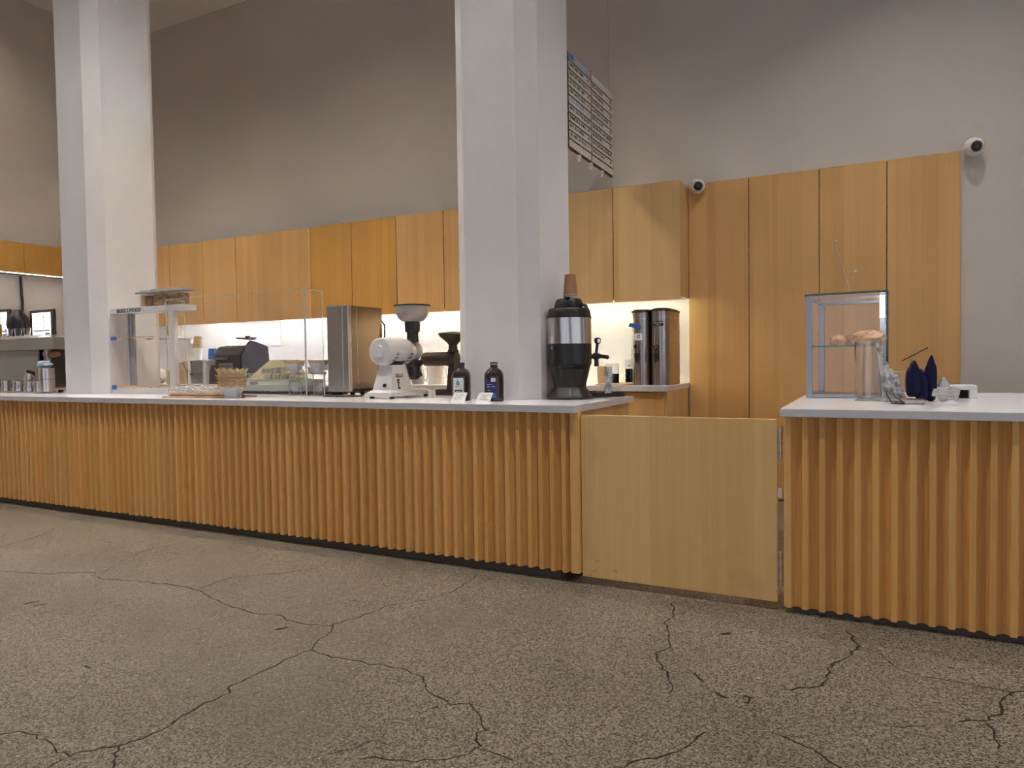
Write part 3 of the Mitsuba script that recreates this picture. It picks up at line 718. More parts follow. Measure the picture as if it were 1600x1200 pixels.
# ---- stainless milk fridge
f = thing('milk_fridge', 'upright stainless steel countertop fridge left of the white grinder', 'refrigerator')
FX0, FX1, FY0, FY1 = -4.045, -3.815, 4.55, 5.00
part(f, 'body', bx(FX0 + .004, FX1 - .004, FY0 + .042, FY1, ZT + .055, 1.806, .004), 'steel_dark_reflection')
dr_ = part(f, 'door', bx(FX0, FX1 - .062, FY0, FY0 + .040, ZT + .036, 1.808, .006), 'steel_brushed')
part(dr_, 'grip_edge', cat(bx(FX1 - .061, FX1, FY0 - .004, FY0 + .040, ZT + .036, 1.808, .005), bx(FX1 - .0618, FX1 - .058, FY0 + .004, FY0 + .038, ZT + .04, 1.80)), 'steel_brushed')
part(f, 'side_seam', bx(FX1 - .004, FX1 - .0025, FY0 + .105, FY0 + .109, ZT + .06, 1.80), 'steel')
part(f, 'top_hinge', bx(FX0 + .02, FX0 + .07, FY0 + .005, FY0 + .05, 1.8085, 1.818, .002), 'steel')
part(f, 'plinth', bx(FX0 + .03, FX1 - .02, FY0 + .06, FY1 - .02, ZT + .030, ZT + .0545), 'black_matt')
for x in (FX0 + .05, FX1 - .045):
    for y in (FY0 + .09, FY1 - .07):
        part(f, 'foot', cyl(.018, ZT, ZT + .0295, (x, y), 16), 'rubber_black', 30)
part(f, 'cord', tube([(FX1 - .02, FY1 + .006, 1.70), (FX1 + .02, FY1 + .006, 1.66), (FX1 + .012, FY1 + .005, 1.45), (FX1 - .01, FY1 + .005, 1.25)], .005), 'rubber_black')
whole('drip_cloth', hull([(-3.99, 4.40, ZT + .0005), (-3.70, 4.42, ZT + .0005), (-3.66, 4.53, ZT + .0005), (-3.97, 4.52, ZT + .0005), (-3.96, 4.42, ZT + .012), (-3.72, 4.44, ZT + .010), (-3.70, 4.51, ZT + .012), (-3.94, 4.505, ZT + .014)]), 'black_matt', 'folded black cloth at the foot of the steel fridge', 'cloth')

# ---- glass guard
gg = thing('glass_guard', 'clear three-sided glass guard standing on the bar before the brewing station', 'sneeze guard')
A, B, ya, yb, zt_ = -5.69, -4.05, 4.30, 4.505, 1.93
part(gg, 'front_pane', quad((A, ya, ZT + .001), (B, ya, ZT + .001), (B, ya, zt_), (A, ya, zt_)), 'pane')
part(gg, 'side_pane', quad((B, ya + .003, ZT + .001), (B, yb, ZT + .001), (B, yb, zt_), (B, ya + .003, zt_)), 'pane')
part(gg, 'side_pane', quad((A, ya + .003, ZT + .001), (A, yb - .02, ZT + .001), (A, yb - .02, zt_), (A, ya + .003, zt_)), 'pane')
e = .0028
part(gg, 'top_edge', bx(A, B, ya - e, ya + e, zt_, zt_ + .004), 'glass_edge_lit')
part(gg, 'top_edge', bx(B - e, B + e, ya + .004, yb, zt_, zt_ + .004), 'glass_edge_lit')
part(gg, 'top_edge', bx(A - e, A + e, ya + .004, yb - .02, zt_, zt_ + .004), 'glass_edge_lit')
part(gg, 'corner_edge', bx(B + .0005, B + .008, ya - .006, ya + .001, ZT, zt_), 'guard_edge')
part(gg, 'corner_edge', bx(B + .0085, B + .0115, ya - .006, ya + .001, ZT, zt_), 'glass_edge_lit')
part(gg, 'corner_edge', bx(A - .007, A - .0005, ya - .006, ya + .001, ZT, zt_), 'guard_edge')
part(gg, 'back_edge', bx(B - e, B + e, yb + .0005, yb + .004, ZT, zt_), 'glass_edge_lit')
part(gg, 'back_edge', bx(A - e, A + e, yb - .0195, yb - .016, ZT, zt_), 'glass_edge_lit')
part(gg, 'bottom_shoe', bx(A, B, ya - .004, ya + .004, ZT, ZT + .0008), 'glass_edge_lit')

# ---- cone filters
def fluted(x, y, z, r0_, r1_, h, n=40, depth=.10, wob=0.0):
    """An open paper cone with pleats."""
    th = np.linspace(0, 2 * np.pi, 2 * n, endpoint=False)
    z_ = []; v = []
    for s, (ra, za) in enumerate(((r0_, 0), ((r0_ + r1_) / 2, h * .5), (r1_, h))):
        amp = depth * (.25 + .75 * s / 2)
        rr = ra * (1 + amp * np.where(np.arange(2 * n) % 2 == 0, 1, -1) * .5)
        zz = za + (wob * np.where(np.arange(2 * n) % 2 == 0, 1, -1) if s == 2 else 0)
        v.append(np.c_[x + rr * np.cos(th), y + rr * np.sin(th), np.full(2 * n, z) + zz])
    v = np.vstack(v); f = []
    m = 2 * n
    for s in range(2):
        for i in range(m):
            a, b = s * m + i, s * m + (i + 1) % m
            f += [[a, b, b + m], [a, b + m, a + m]]
    outer = trimesh.Trimesh(v, f, process=False)
    vi = v.copy(); vi[:, 0] = x + (v[:, 0] - x) * .985; vi[:, 1] = y + (v[:, 1] - y) * .985
    inner_ = trimesh.Trimesh(vi, [t[::-1] for t in f], process=False)
    c0 = trimesh.Trimesh(np.vstack([v[:m], [[x, y, z]]]), [[i, m, (i + 1) % m] for i in range(m)], process=False)
    return cat(outer, inner_, c0)
bowl = thing('filter_bowl', 'small white porcelain bowl under the tall stack of cone filters', 'bowl')
bxx, byy = -4.695, 4.135
part(bowl, 'body', lathe([(0, ZT), (.052, ZT), (.058, ZT + .004), (.092, ZT + .082), (.095, ZT + .088), (.090, ZT + .088), (.054, ZT + .012), (0, ZT + .012)], 48, (bxx, byy, 0)), 'porcelain', 35)
for k in range(5):
    z = ZT + .074 + k * .0265
    whole('paper_filter', fluted(bxx + random.uniform(-.003, .003), byy, z, .082 + .003 * k, .116 + .003 * k, .033 if k < 4 else .058, 15, .10, .0085), 'filter_paper',
          ['lowest brown pleated paper filter in the stack on the porcelain bowl', 'second brown pleated paper filter up in the stack on the porcelain bowl', 'middle brown pleated paper filter of the stack on the porcelain bowl',
           'fourth brown pleated paper filter up in the stack on the porcelain bowl', 'topmost flared brown pleated paper filter of the stack on the porcelain bowl'][k], 'paper filter', group='paper filters stacked on the bowl')
whole('spoon', cat(rod((-4.60, 4.16, ZT + .016), (-4.50, 4.21, ZT + .012), .006), move(trimesh.creation.icosphere(2, .016), (-4.60, 4.16, ZT + .016))), 'brown_bake', 'short dark wooden spoon lying beside the porcelain filter bowl', 'spoon', smooth=True)

# ---- board of wrapped cookies
whole('serving_board', bx(-5.40, -4.80, 4.01, 4.27, ZT, ZT + .014, .004), 'tray_wood', 'thin pale wooden board under the wrapped cookies', 'serving board')
ck = []
spots = [(-5.33, 4.09), (-5.21, 4.06), (-5.09, 4.09), (-4.97, 4.06), (-4.87, 4.10), (-5.28, 4.20), (-5.15, 4.21), (-5.02, 4.20), (-4.90, 4.22)]
for i, (x, y) in enumerate(spots):
    t = thing('wrapped_cookie', 'round cookie in crinkled clear wrap, ' + ['front row of the wooden board, first from the left','front row of the wooden board, second from the left','front row of the wooden board, third from the left','front row of the wooden board, fourth from the left','front row of the wooden board, beside the filter bowl','back row of the wooden board, first from the left','back row of the wooden board, second from the left','back row of the wooden board, third from the left','back row of the wooden board, rightmost'][i], 'cookie', 'wrapped cookies on the wooden board')
    part(t, 'cookie', lathe([(0, ZT + .017), (.040, ZT + .017), (.046, ZT + .023), (.040, ZT + .031), (0, ZT + .034)], 24, (x, y, 0)), 'crust', True)
    s = trimesh.creation.icosphere(3, 1.0)
    v = s.vertices
    nn = .6 * meshkit.noise(v * 4.2 + i * 5.3, 3) + .4 * meshkit.noise(v * 9 + i * 2.1, 5)
    v = v * (1 + .95 * (nn - .5))[:, None]
    v = v * np.array([.054, .054, .044]) + np.array([x, y, ZT + .050])
    v[:, 2] = np.maximum(v[:, 2], ZT + .0152)
    part(t, 'wrap', trimesh.Trimesh(v, s.faces, process=False), 'cellophane')

# ---- pour-over stand with two drippers
st = thing('pour_over_stand', 'low steel wire stand holding the two white drippers', 'stand')
def dripper(x, y, label):
    t = thing('dripper', label, 'coffee dripper')
    z = 1.262
    part(t, 'cone', lathe([(.028, z), (.036, z), (.082, z + .072), (.086, z + .076), (.080, z + .076), (.028, z + .008)], 44, (x, y, 0)), 'porcelain', 35)
    part(t, 'flange', lathe([(0.03, z - .010), (.062, z - .010), (.066, z - .004), (.062, z), (.03, z)], 40, (x, y, 0)), 'porcelain', 35)
    part(t, 'handle', tube([(x + .066, y - .01, z + .055), (x + .098, y - .015, z + .052), (x + .100, y - .015, z + .022), (x + .052, y - .008, z + .015)], .007), 'porcelain', True)
    p = whole('paper_filter', fluted(x, y, z + .020, .045, .090, .080, 20, .14, .003), 'filter_paper', 'pale pleated paper filter set in the ' + ('left' if x < -4.35 else 'right') + ' white dripper', 'paper filter')
xs_, ys_ = (-4.476, -4.205), 4.62
for x, l in zip(xs_, ('white porcelain dripper with a paper filter, left one on the wire stand', 'white porcelain dripper with a paper filter, right one behind the guard corner')):
    dripper(x, ys_, l)
    part(st, 'ring', move(trimesh.creation.torus(.064, .004, major_sections=32, minor_sections=8), (x, ys_, 1.247)), 'steel', True)
    for dx in (-.064, .064):
        part(st, 'upright', cat(rod((x + dx, ys_, ZT + .008), (x + dx, ys_, 1.247), .0045), rod((x + dx, ys_ - .10, ZT + .006), (x + dx, ys_ + .08, ZT + .006), .0045)), 'steel', 30)
part(st, 'front_bar', rod((-4.56, ys_ - .10, ZT + .006), (-4.12, ys_ - .10, ZT + .006), .005), 'steel', 30)
for x, l in zip(xs_, ('low clear glass server under the left white dripper', 'low clear glass server under the right white dripper')):
    t = thing('glass_server', l, 'glass')
    part(t, 'body', lathe([(0, ZT + .0005), (.050, ZT + .0005), (.054, ZT + .006), (.054, ZT + .10), (.046, ZT + .13), (.043, ZT + .13), (.051, ZT + .10), (.051, ZT + .008), (0, ZT + .006)], 36, (x, ys_, 0)), 'clear_solid', 35)
# ---- brewing station behind the guard
bs = thing('brewing_station', 'pale rinsing station with a slanted olive cover behind the glass guard', 'counter appliance')
part(bs, 'base', bx(-5.49, -4.13, 4.735, 4.93, 1.088, 1.136, .004), 'grey_plastic')
part(bs, 'shadow_strip', bx(-5.47, -4.15, 4.745, 4.92, ZT + .001, 1.0875), 'black_matt')  # black block painting the shadow line beneath the base
part(bs, 'bin', bx(-5.25, -4.42, 4.75, 4.925, 1.1365, 1.195, .004), 'pale_green')
part(bs, 'recessed_grip', bx(-5.16, -5.06, 4.7485, 4.752, 1.15, 1.173), 'panel_grey')
gr = part(bs, 'rail', cat(bx(-5.26, -4.41, 4.742, 4.748, 1.196, 1.202), bx(-5.26, -4.41, 4.742, 4.748, 1.246, 1.252)), 'pale_green')
for k in range(34):
    x = -5.255 + k * .0252
    part(gr, 'lattice_bar', rod((x, 4.745, 1.199), (x + (.025 if k % 2 else .012), 4.745, 1.249), .0035, 6), 'pale_green')
part(bs, 'slanted_cover', hull([(-5.24, 4.80, 1.20), (-5.24, 4.925, 1.20), (-4.62, 4.925, 1.20), (-4.62, 4.80, 1.20), (-5.06, 4.90, 1.372), (-4.72, 4.90, 1.372), (-5.06, 4.925, 1.372), (-4.72, 4.925, 1.372)]), 'olive_cover')
for i, (x, h) in enumerate(((-4.975, .040), (-4.865, .046), (-4.775, .052), (-4.42, .05))):
    t = thing('steel_cup', ['short steel cup on the brewing station, leftmost of its row', 'steel cup on the brewing station, second of its row', 'taller steel cup on the brewing station, beside the left dripper', 'steel cup on the brewing station between the two drippers'][i], 'cup', 'steel cups on the brewing station')
    scene[t + '__body'] = mesh_dict(lathe([(0, 1.253), (.036, 1.253), (.040, 1.257), (.042, 1.253 + h), (.039, 1.253 + h), (.036, 1.26), (0, 1.26)], 32, (x, 4.775, 0)), 'steel', 35)
    scene[t + '__rim'] = mesh_dict(move(trimesh.creation.torus(.0415, .002, major_sections=32, minor_sections=6), (x, 4.775, 1.253 + h)), 'steel', True)
part(bs, 'cup_shelf', bx(-5.05, -4.38, 4.735, 4.80, 1.2525 - .004, 1.2525, .001), 'pale_green')

# ---- pickup shelf
ps = thing('pickup_shelf', 'white pickup shelf with lettered top beside the left column', 'shelf')
SX0, SX1, SY0, SY1 = -6.785, -5.715, 4.49, 4.64
tp = part(ps, 'top_slab', bx(SX0, SX1, SY0, SY1, 1.852, 1.906, .002), 'white_lacquer')
part(tp, 'lettering', text_on_front('MOBILE PICKUP', .034, -6.68, SY0, 1.862, True), 'ink')
part(ps, 'front_post', bx(-5.925, -5.85, SY0, SY0 + .05, ZT, 1.8515, .002), 'white_lacquer')
part(ps, 'inner_post', bx(-6.615, -6.585, SY0 + .05, SY0 + .08, 1.126, 1.8515, .001), 'aluminium')
part(ps, 'inner_post', bx(-6.583, -6.54, SY0 + .08, SY0 + .10, 1.126, 1.8515, .001), 'lid_grey')
part(ps, 'base_board', bx(SX0, -5.93, SY0, SY1, ZT, 1.125, .002), 'white_lacquer')
part(ps, 'wood_shelf', hull([(-6.75, SY0 + .015, 1.1255), (-6.05, SY0 + .03, 1.1255), (-6.75, SY1 - .02, 1.1255), (-6.05, SY1 - .02, 1.1255), (-6.74, SY0 + .02, 1.147), (-6.10, SY0 + .035, 1.137), (-6.74, SY1 - .03, 1.147), (-6.10, SY1 - .03, 1.137)]), 'tray_wood')
gs = part(ps, 'glass_shelf', bx(SX0 + .005, -5.95, SY0 + .012, SY1 - .01, 1.604, 1.612), 'clear_solid')
part(gs, 'wood_lip', bx(-6.72, -6.15, SY0 + .014, SY0 + .024, 1.6125, 1.620), 'tray_wood')
part(gs, 'dark_clip', bx(-6.27, -6.19, SY0 + .012, SY0 + .03, 1.590, 1.597), 'ink')
part(ps, 'blue_tape', bx(SX0 + .004, SX0 + .075, SY0 - .002, SY0 + .0115, 1.596, 1.628), 'tape_blue')
part(ps, 'blue_tape', bx(SX0 + .004, SX0 + .072, SY0 - .003, SY0 - .0005, 1.105, 1.148), 'tape_blue')
# plastic box with bakes on top
pb = thing('bakery_box', 'clear plastic box of brown bakes under a grey lid on the pickup shelf', 'box')
bx0, bx1, by0, by1, bz0, bz1 = -6.39, -5.75, 4.50, 4.635, 1.907, 2.035
def shell(x0, x1, y0, y1, z0, z1, g):
    return cat(quad((x0 + g, y0 + g, z0), (x1 - g, y0 + g, z0), (x1, y0, z1), (x0, y0, z1)), quad((x1 - g, y1 - g, z0), (x0 + g, y1 - g, z0), (x0, y1, z1), (x1, y1, z1)),
               quad((x1 - g, y0 + g, z0), (x1 - g, y1 - g, z0), (x1, y1, z1), (x1, y0, z1)), quad((x0 + g, y1 - g, z0), (x0 + g, y0 + g, z0), (x0, y0, z1), (x0, y1, z1)))
part(pb, 'tub', shell(bx0, bx1, by0, by1, bz0 + .0005, bz1, .022), 'clear_plastic')
part(pb, 'lid', cat(bx(bx0 - .015, bx1 + .025, by0 - .008, by1 + .004, bz1 + .001, bz1 + .016, .004), bx(bx0 + .02, bx1 - .02, by0 + .02, by1 - .02, bz1 + .016, bz1 + .030, .004), bx(bx0 + .16, bx0 + .24, by0 + .04, by0 + .08, bz1 + .030, bz1 + .040, .003)), 'lid_grey')
for k in range(5):
    part(pb, 'lid_rib', bx(bx0 + .06 + k * .13, bx0 + .07 + k * .13, by0 - .0095, by0 - .008, bz1 + .002, bz1 + .014), 'aluminium')
for i, (x0, x1, m_, l) in enumerate(((bx0 + .03, bx0 + .09, 'tray_wood', 'pale bake at the left end of the clear plastic box'), (bx0 + .105, bx0 + .20, 'brown_bake', 'smooth dark brown bake in the clear plastic box'),
                                   (bx0 + .21, bx0 + .37, 'granola', 'seedy granola slab in the middle of the clear plastic box'), (bx0 + .43, bx0 + .62, 'granola', 'seedy granola slab at the right end of the clear plastic box'))):
    mm = bx(x0, x1, by0 + .026, by1 - .026, bz0 + .004, bz1 - .012 - .006 * (i % 2), .008)
    mm = mm.subdivide().subdivide().subdivide()
    v = mm.vertices.copy()
    v += (meshkit.noise(v * 60, 2)[:, None] - .5) * .010 * np.array([1, 1, .5])
    v[:, 2] = np.maximum(v[:, 2], bz0 + .003)
    whole('granola_slab', trimesh.Trimesh(v, mm.faces, process=False), m_, l, 'bake', group=None)

# ---- espresso machine with jugs, left of the left column
em = thing('espresso_machine', 'grey panelled espresso machine at the left end of the bar', 'espresso machine')
EY0, EY1 = 4.55, 4.80
part(em, 'upper_body', bx(-9.2, -7.86, EY0, EY1, 1.530, 1.660, .003), 'panel_grey')
part(em, 'cup_tray', hull([(-9.2, EY0, 1.6605), (-7.87, EY0, 1.6605), (-9.2, EY1, 1.6605), (-7.87, EY1, 1.6605), (-9.18, EY0 + .05, 1.695), (-8.12, EY0 + .05, 1.695), (-9.18, EY1 - .02, 1.70), (-8.12, EY1 - .02, 1.70)]), 'steel')
part(em, 'back_panel', bx(-9.2, -8.19, EY0 + .03, EY0 + .05, 1.15, 1.5295, .002), 'panel_grey')
part(em, 'chassis', bx(-9.2, -8.05, EY0 + .08, EY1, 1.12, 1.5295, .003), 'black_matt')
part(em, 'group_head', cat(cyl(.035, 1.40, 1.5295, (-8.05, EY0 + .05), 24), cyl(.045, 1.46, 1.50, (-8.05, EY0 + .05), 24)), 'steel_dark', 30)
part(em, 'portafilter_handle', lathe([(0, -.11), (.020, -.11), (.034, -.08), (.036, .02), (.026, .09), (0, .10)], 28, (-7.96, EY0 + .06, 1.475), 'x'), 'brown_bake', 35)
part(em, 'drip_deck', bx(-9.2, -7.87, EY0 - .02, EY1, 1.090, 1.112, .003), 'steel_brushed')
for x in (-8.9, -8.4, -7.95):
    part(em, 'leg', cyl(.025, ZT, 1.0895, (x, EY0 + .12), 20), 'black_matt', 30)
part(em, 'lower_rail', bx(-9.2, -7.84, EY0 - .15, EY0 - .03, ZT + .001, 1.078, .003), 'steel_brushed')
for i, x in enumerate((-8.96, -8.78, -8.60)):
    whole('glass_tumbler', lathe([(0, 1.7005), (.032, 1.7005), (.040, 1.79), (.037, 1.79), (.029, 1.706), (0, 1.706)], 28, (x, 4.70, 0)), 'clear_solid', ['clear tumbler on the espresso machine, leftmost of three', 'clear tumbler on the espresso machine, middle of three', 'clear tumbler on the espresso machine, rightmost of three'][i], 'glass', smooth=35, group='tumblers on the espresso machine')
def jug(x, y, z, r, h, label, tilt=0, group='steel milk jugs before the espresso machine'):
    t = thing('milk_jug', label, 'milk jug', group)
    prof = [(0, 0), (r * .98, 0), (r, .004), (r * .98, h * .45), (r * .84, h * .82), (r * .92, h), (r * .88, h), (r * .80, h * .82), (r * .94, h * .45), (r * .94, .006), (0, .006)]
    def put(m): return move(move(m, ry=tilt), (x, y, z))
    part(t, 'body', put(lathe(prof, 36)), 'steel', 35)
    part(t, 'handle', put(tube([(r * .86, 0, h * .84), (r * 1.6, 0, h * .84), (r * 1.75, 0, h * .62), (r * 1.5, 0, h * .25), (r * .98, 0, h * .22)], .005)), 'steel', True)
    part(t, 'spout', put(hull([(-r * .86, -.02, h), (-r * .86, .02, h), (-r * 1.2, 0, h * 1.03), (-r * .84, 0, h * .84)])), 'steel')
jy = EY0 - .09
jug(-8.60, jy, 1.0785, .052, .115, 'steel milk jug at the frame edge before the espresso machine')
jug(-8.35, jy, 1.0785, .066, .112, 'squat steel milk jug before the espresso machine, left of the pair with a tilted jug')
jug(-8.15, jy, 1.0785, .060, .112, 'steel milk jug before the espresso machine holding a tilted jug')
jug(-8.17, jy, 1.197, .050, .10, 'small steel milk jug tipped on its side on another jug', 28)
jug(-7.985, jy, 1.0785, .048, .105, 'narrow steel milk jug between the squat jugs and the tall steel pot')
t = thing('steel_pot', 'tall straight steel pot before the espresso machine with a blue cloth on it', 'pot')
part(t, 'body', lathe([(0, 1.0785), (.070, 1.0785), (.073, 1.083), (.073, 1.325), (.076, 1.330), (.070, 1.330), (.068, 1.09), (0, 1.088)], 40, (-7.80, jy - .02, 0)), 'steel', 35)
part(t, 'band', lathe([(.0735, 1.205), (.0755, 1.205), (.0755, 1.215), (.0735, 1.215)], 40, (-7.80, jy - .02, 0)), 'steel_dark', 30)
s = trimesh.creation.icosphere(3, 1.0); v = s.vertices * (1 + .5 * (meshkit.noise(s.vertices * 2.6, 4) - .5))[:, None]
v = v * np.array([.078, .062, .046]) + np.array([-7.83, jy - .02, 1.362]); v[:, 2] = np.maximum(v[:, 2], 1.331)
whole('cleaning_cloth', trimesh.Trimesh(v, s.faces, process=False), 'cloth_blue', 'crumpled light blue cloth on the tall steel pot', 'cloth', smooth=True)
whole('kraft_card', bx(-7.70, -7.60, 4.62, 4.632, ZT, 1.24, .002), 'tray_wood', 'small tan card standing beside the tall steel pot', 'card')

# tablets behind the espresso machine
def tablet(x0, x1, z0, z1, y, label, k):
    t = thing('tablet', label, 'tablet')
    part(t, 'case', cat(bx(x0 - .06, x1 + .06, y, y + .03, z0 - .06, z1 + .035, .008)), 'black_plastic')
    key = part(t, 'screen', bx(x0, x1, y - .004, y - .0005, z0, z1), 'white_paper')
    scene[key] = lamp(scene[key], (.62, .66, .74))
    part(t, 'header_bar', bx(x0 + .02, x1 - .02, y - .006, y - .0045, z0 + (z1 - z0) * .36, z0 + (z1 - z0) * .40), 'grey_plastic')
    part(t, 'divider', bx(x0 + (x1 - x0) * .62, x0 + (x1 - x0) * .64, y - .006, y - .0045, z0 + (z1 - z0) * .42, z1 - .03), 'lid_grey')
    part(t, 'panel', bx(x0 + (x1 - x0) * .70, x1 - .02, y - .006, y - .0045, z0 + .03, z0 + (z1 - z0) * .30), 'grey_plastic')
    part(t, 'stand', cat(bx((x0 + x1) / 2 - .03, (x0 + x1) / 2 + .03, y + .031, y + .05, ZT + .012, z0 + .1), bx((x0 + x1) / 2 - .10, (x0 + x1) / 2 + .10, y - .09, y + .05, ZT, ZT + .012)), 'black_matt')
tablet(-8.97, -8.60, 1.64, 1.985, 4.965, 'black framed tablet with a bright white screen next to the left column', 0)
tablet(-9.85, -9.50, 1.64, 2.025, 4.965, 'black framed tablet with a bright white screen at the left frame edge', 1)
t = thing('hopper_grinder', 'black coffee grinder with a rounded hopper between the two tablets', 'coffee grinder')
part(t, 'body', cat(bx(-9.30, -9.12, 4.83, 5.0, ZT, 1.715, .01)), 'black_matt')
part(t, 'hopper', lathe([(0, 1.7155), (.07, 1.7155), (.11, 1.79), (.12, 1.86), (.11, 1.94), (.07, 1.99), (.05, 2.03), (0, 2.04)], 32, (-9.20, 4.93, 0)), 'black_plastic', 40)
whole('wooden_box', bx(-9.46, -9.30, 4.70, 4.80, 1.7005, 1.86, .004), 'maple_amber', 'small amber wooden box on the espresso machine before the black grinder', 'box')
whole('cable', tube([(-9.99, 5.40, 2.535), (-9.985, 5.41, 2.2), (-9.985, 5.40, 1.7), (-9.985, 5.42, 1.1)], .016), 'rubber_black', 'thick black cable running down the left wall', 'cable')

# ================================================================== back worktop things
ZB = 1.0985
# label printer
mp = thing('roll_printer', 'black countertop machine with a slate side panel and small display behind the glass guard', 'appliance')
MX0, MX1, MY0, MY1 = -7.47, -6.88, 6.20, 6.66
prof = [(MY0 + .015, ZB), (MY1, ZB), (MY1, 1.395), (MY1 - .02, 1.56), (MY0 + .26, 1.615), (MY0 + .17, 1.632), (MY0 + .09, 1.56), (MY0 + .015, 1.44)]
part(mp, 'side_panel', prism_x(prof, MX1 - .03, MX1), 'slate_blue')
body_prof = [(MY0 + .012, ZB), (MY1 - .005, ZB), (MY1 - .005, 1.40), (MY1 - .05, 1.54), (MY0 + .20, 1.575), (MY0 + .09, 1.565), (MY0 + .035, 1.525), (MY0 + .012, 1.46)]
part(mp, 'housing', prism_x(body_prof, MX0 + .13, MX1 - .0305), 'black_plastic')
part(mp, 'feed_wing', cat(hull([(MX0, MY0 + .02, ZB), (MX0 + .129, MY0 + .02, ZB), (MX0, MY1 - .1, ZB), (MX0 + .129, MY1 - .1, ZB), (MX0, MY0 + .03, 1.27), (MX0 + .03, MY0 + .03, 1.325), (MX0 + .129, MY0 + .03, 1.34), (MX0, MY1 - .1, 1.27), (MX0 + .129, MY1 - .1, 1.34)])), 'black_matt')
dp = part(mp, 'display', bx(MX0 + .20, MX0 + .44, MY0 + .004, MY0 + .0115, 1.283, 1.355, .002), 'panel_grey')
part(dp, 'print', cat(*[bx(MX0 + .215 + i * .027, MX0 + .232 + i * .027, MY0 + .002, MY0 + .0038, 1.305, 1.335) for i in range(8)]), 'ink')
part(mp, 'paper_bar', bx(MX0 + .12, MX0 + .40, MY0 - .02, MY0 + .0115, 1.405, 1.425, .004), 'rubber_black')
for k in range(12):
    part(mp, 'tear_tooth', move(bx(-.004, .004, -.002, .002, -.014, .014), (MX0 + .15 + k * .02, MY0 - .023, 1.412), ry=35 if k % 2 else -35), 'aluminium')
part(mp, 'badge', bx(MX0 + .38, MX0 + .41, MY0 + .010, MY0 + .0115, 1.235, 1.245), 'aluminium')
part(mp, 'painted_highlight', bx(MX0 + .26, MX0 + .36, MY0 + .02, MY0 + .05, 1.548, 1.552), 'aluminium')  # pale strip painting the highlight on the housing top
whole('phone', move(bx(-.14, .14, -.03, .03, -.008, .008, .003), (-6.93, 6.33, 1.655), ry=5), 'black_plastic', 'flat black handset lying on top of the slate sided machine', 'handset')
whole('small_tool', cat(rod((-6.97, 6.36, 1.675), (-6.80, 6.38, 1.661), .008), bx(-6.95, -6.90, 6.34, 6.38, 1.664, 1.690, .004)), 'ink', 'small black tool lying on the handset', 'tool')
# cups
def cup(x, y, z, r0_, r1_, h, mt, label, group=None, lidm=None):
    t = thing('paper_cup', label, 'cup', group)
    part(t, 'body', lathe([(0, z), (r0_, z), (r1_, z + h), (r1_ - .002, z + h), (r0_ - .002, z + .003), (0, z + .003)], 36, (x, y, 0)), mt, 30)
    rr, zz = (r1_, z + h) if r1_ > r0_ else (r0_, z + .003)
    part(t, 'rim', move(trimesh.creation.torus(rr, .0025, major_sections=32, minor_sections=6), (x, y, zz)), 'white_paper' if mt != 'navy' else 'sky_blue', True)
    return t
dz = thing('drawer_box', 'small two-drawer white box holding up the cup stacks', 'drawer box')
part(dz, 'case', cat(bx(-7.86, -7.54, 6.22, 6.46, ZB, 1.405, .003), bx(-7.5395, -7.476, 6.24, 6.46, 1.390, 1.405)), 'white_lacquer')
for z0 in (1.105, 1.255):
    q = part(dz, 'drawer', bx(-7.79, -7.56, 6.206, 6.2195, z0, z0 + .142, .003), 'aluminium')
    part(q, 'knob', lathe([(0, -.02), (.010, -.02), (.010, 0), (0, 0)], 14, (-7.76, 6.206, z0 + .118), 'y'), 'black_plastic')
part(dz, 'side_shelf', cat(bx(-7.861, -7.80, 6.461, 6.60, 1.390, 1.405), bx(-8.22, -7.861, 6.46, 6.60, 1.390, 1.405, .002)), 'white_lacquer')
cup(-7.79, 6.33, 1.406, .046, .062, .145, 'white_paper', 'white paper cup on the drawer box under a brown cup')
cup(-7.79, 6.33, 1.5535, .060, .042, .155, 'kraft', 'light brown paper cup upside down on a white cup')
cup(-8.04, 6.53, 1.4055, .048, .064, .15, 'white_paper', 'white paper cup left of the light brown upside-down cup')
cup(-8.17, 6.53, 1.4055, .048, .062, .14, 'white_paper', 'white paper cup at the left end of the cup shelf')
cup(-7.535, 6.34, 1.4055, .056, .046, .14, 'tape_blue', 'upside-down blue cup beside the slate sided machine')
# kraft bags
kb = thing('kraft_box', 'open kraft cardboard box of folded paper bags behind the pickup shelf', 'box')
part(kb, 'walls', cat(hull([(-8.22, 6.22, ZB), (-7.88, 6.22, ZB), (-8.22, 6.228, ZB), (-7.88, 6.228, ZB), (-8.26, 6.20, 1.27), (-7.87, 6.20, 1.27), (-8.26, 6.208, 1.27), (-7.87, 6.208, 1.27)]), bx(-8.26, -8.25, 6.21, 6.45, ZB, 1.26), bx(-7.885, -7.875, 6.23, 6.45, ZB, 1.26), bx(-8.25, -7.885, 6.44, 6.45, ZB, 1.28)), 'kraft')
for i in range(4):
    s = trimesh.creation.icosphere(3, 1.0); v = s.vertices * (1 + .3 * (meshkit.noise(s.vertices * 2 + i * 3, 4) - .5))[:, None]
    v = v * np.array([.125, .022, .10]) + np.array([-8.07 + .010 * i, 6.255 + .05 * i, 1.27 + .012 * i]); 
    whole('paper_bag', trimesh.Trimesh(v, s.faces, process=False), ['kraft', 'cup_brown', 'kraft', 'kraft'][i], ['front folded kraft paper bag in the open cardboard box', 'darker brown folded paper bag in the open cardboard box', 'third folded kraft paper bag in the open cardboard box', 'rearmost folded kraft paper bag in the open cardboard box'][i], 'paper bag', smooth=True, group='paper bags in the cardboard box')
whole('tape_roll', move(bx(-.014, .014, -.004, .004, 0, .40, .003), (-8.03, 6.50, ZB + .006), ry=16), 'tape_blue', 'blue tape strip leaning behind the cardboard box', 'tape')
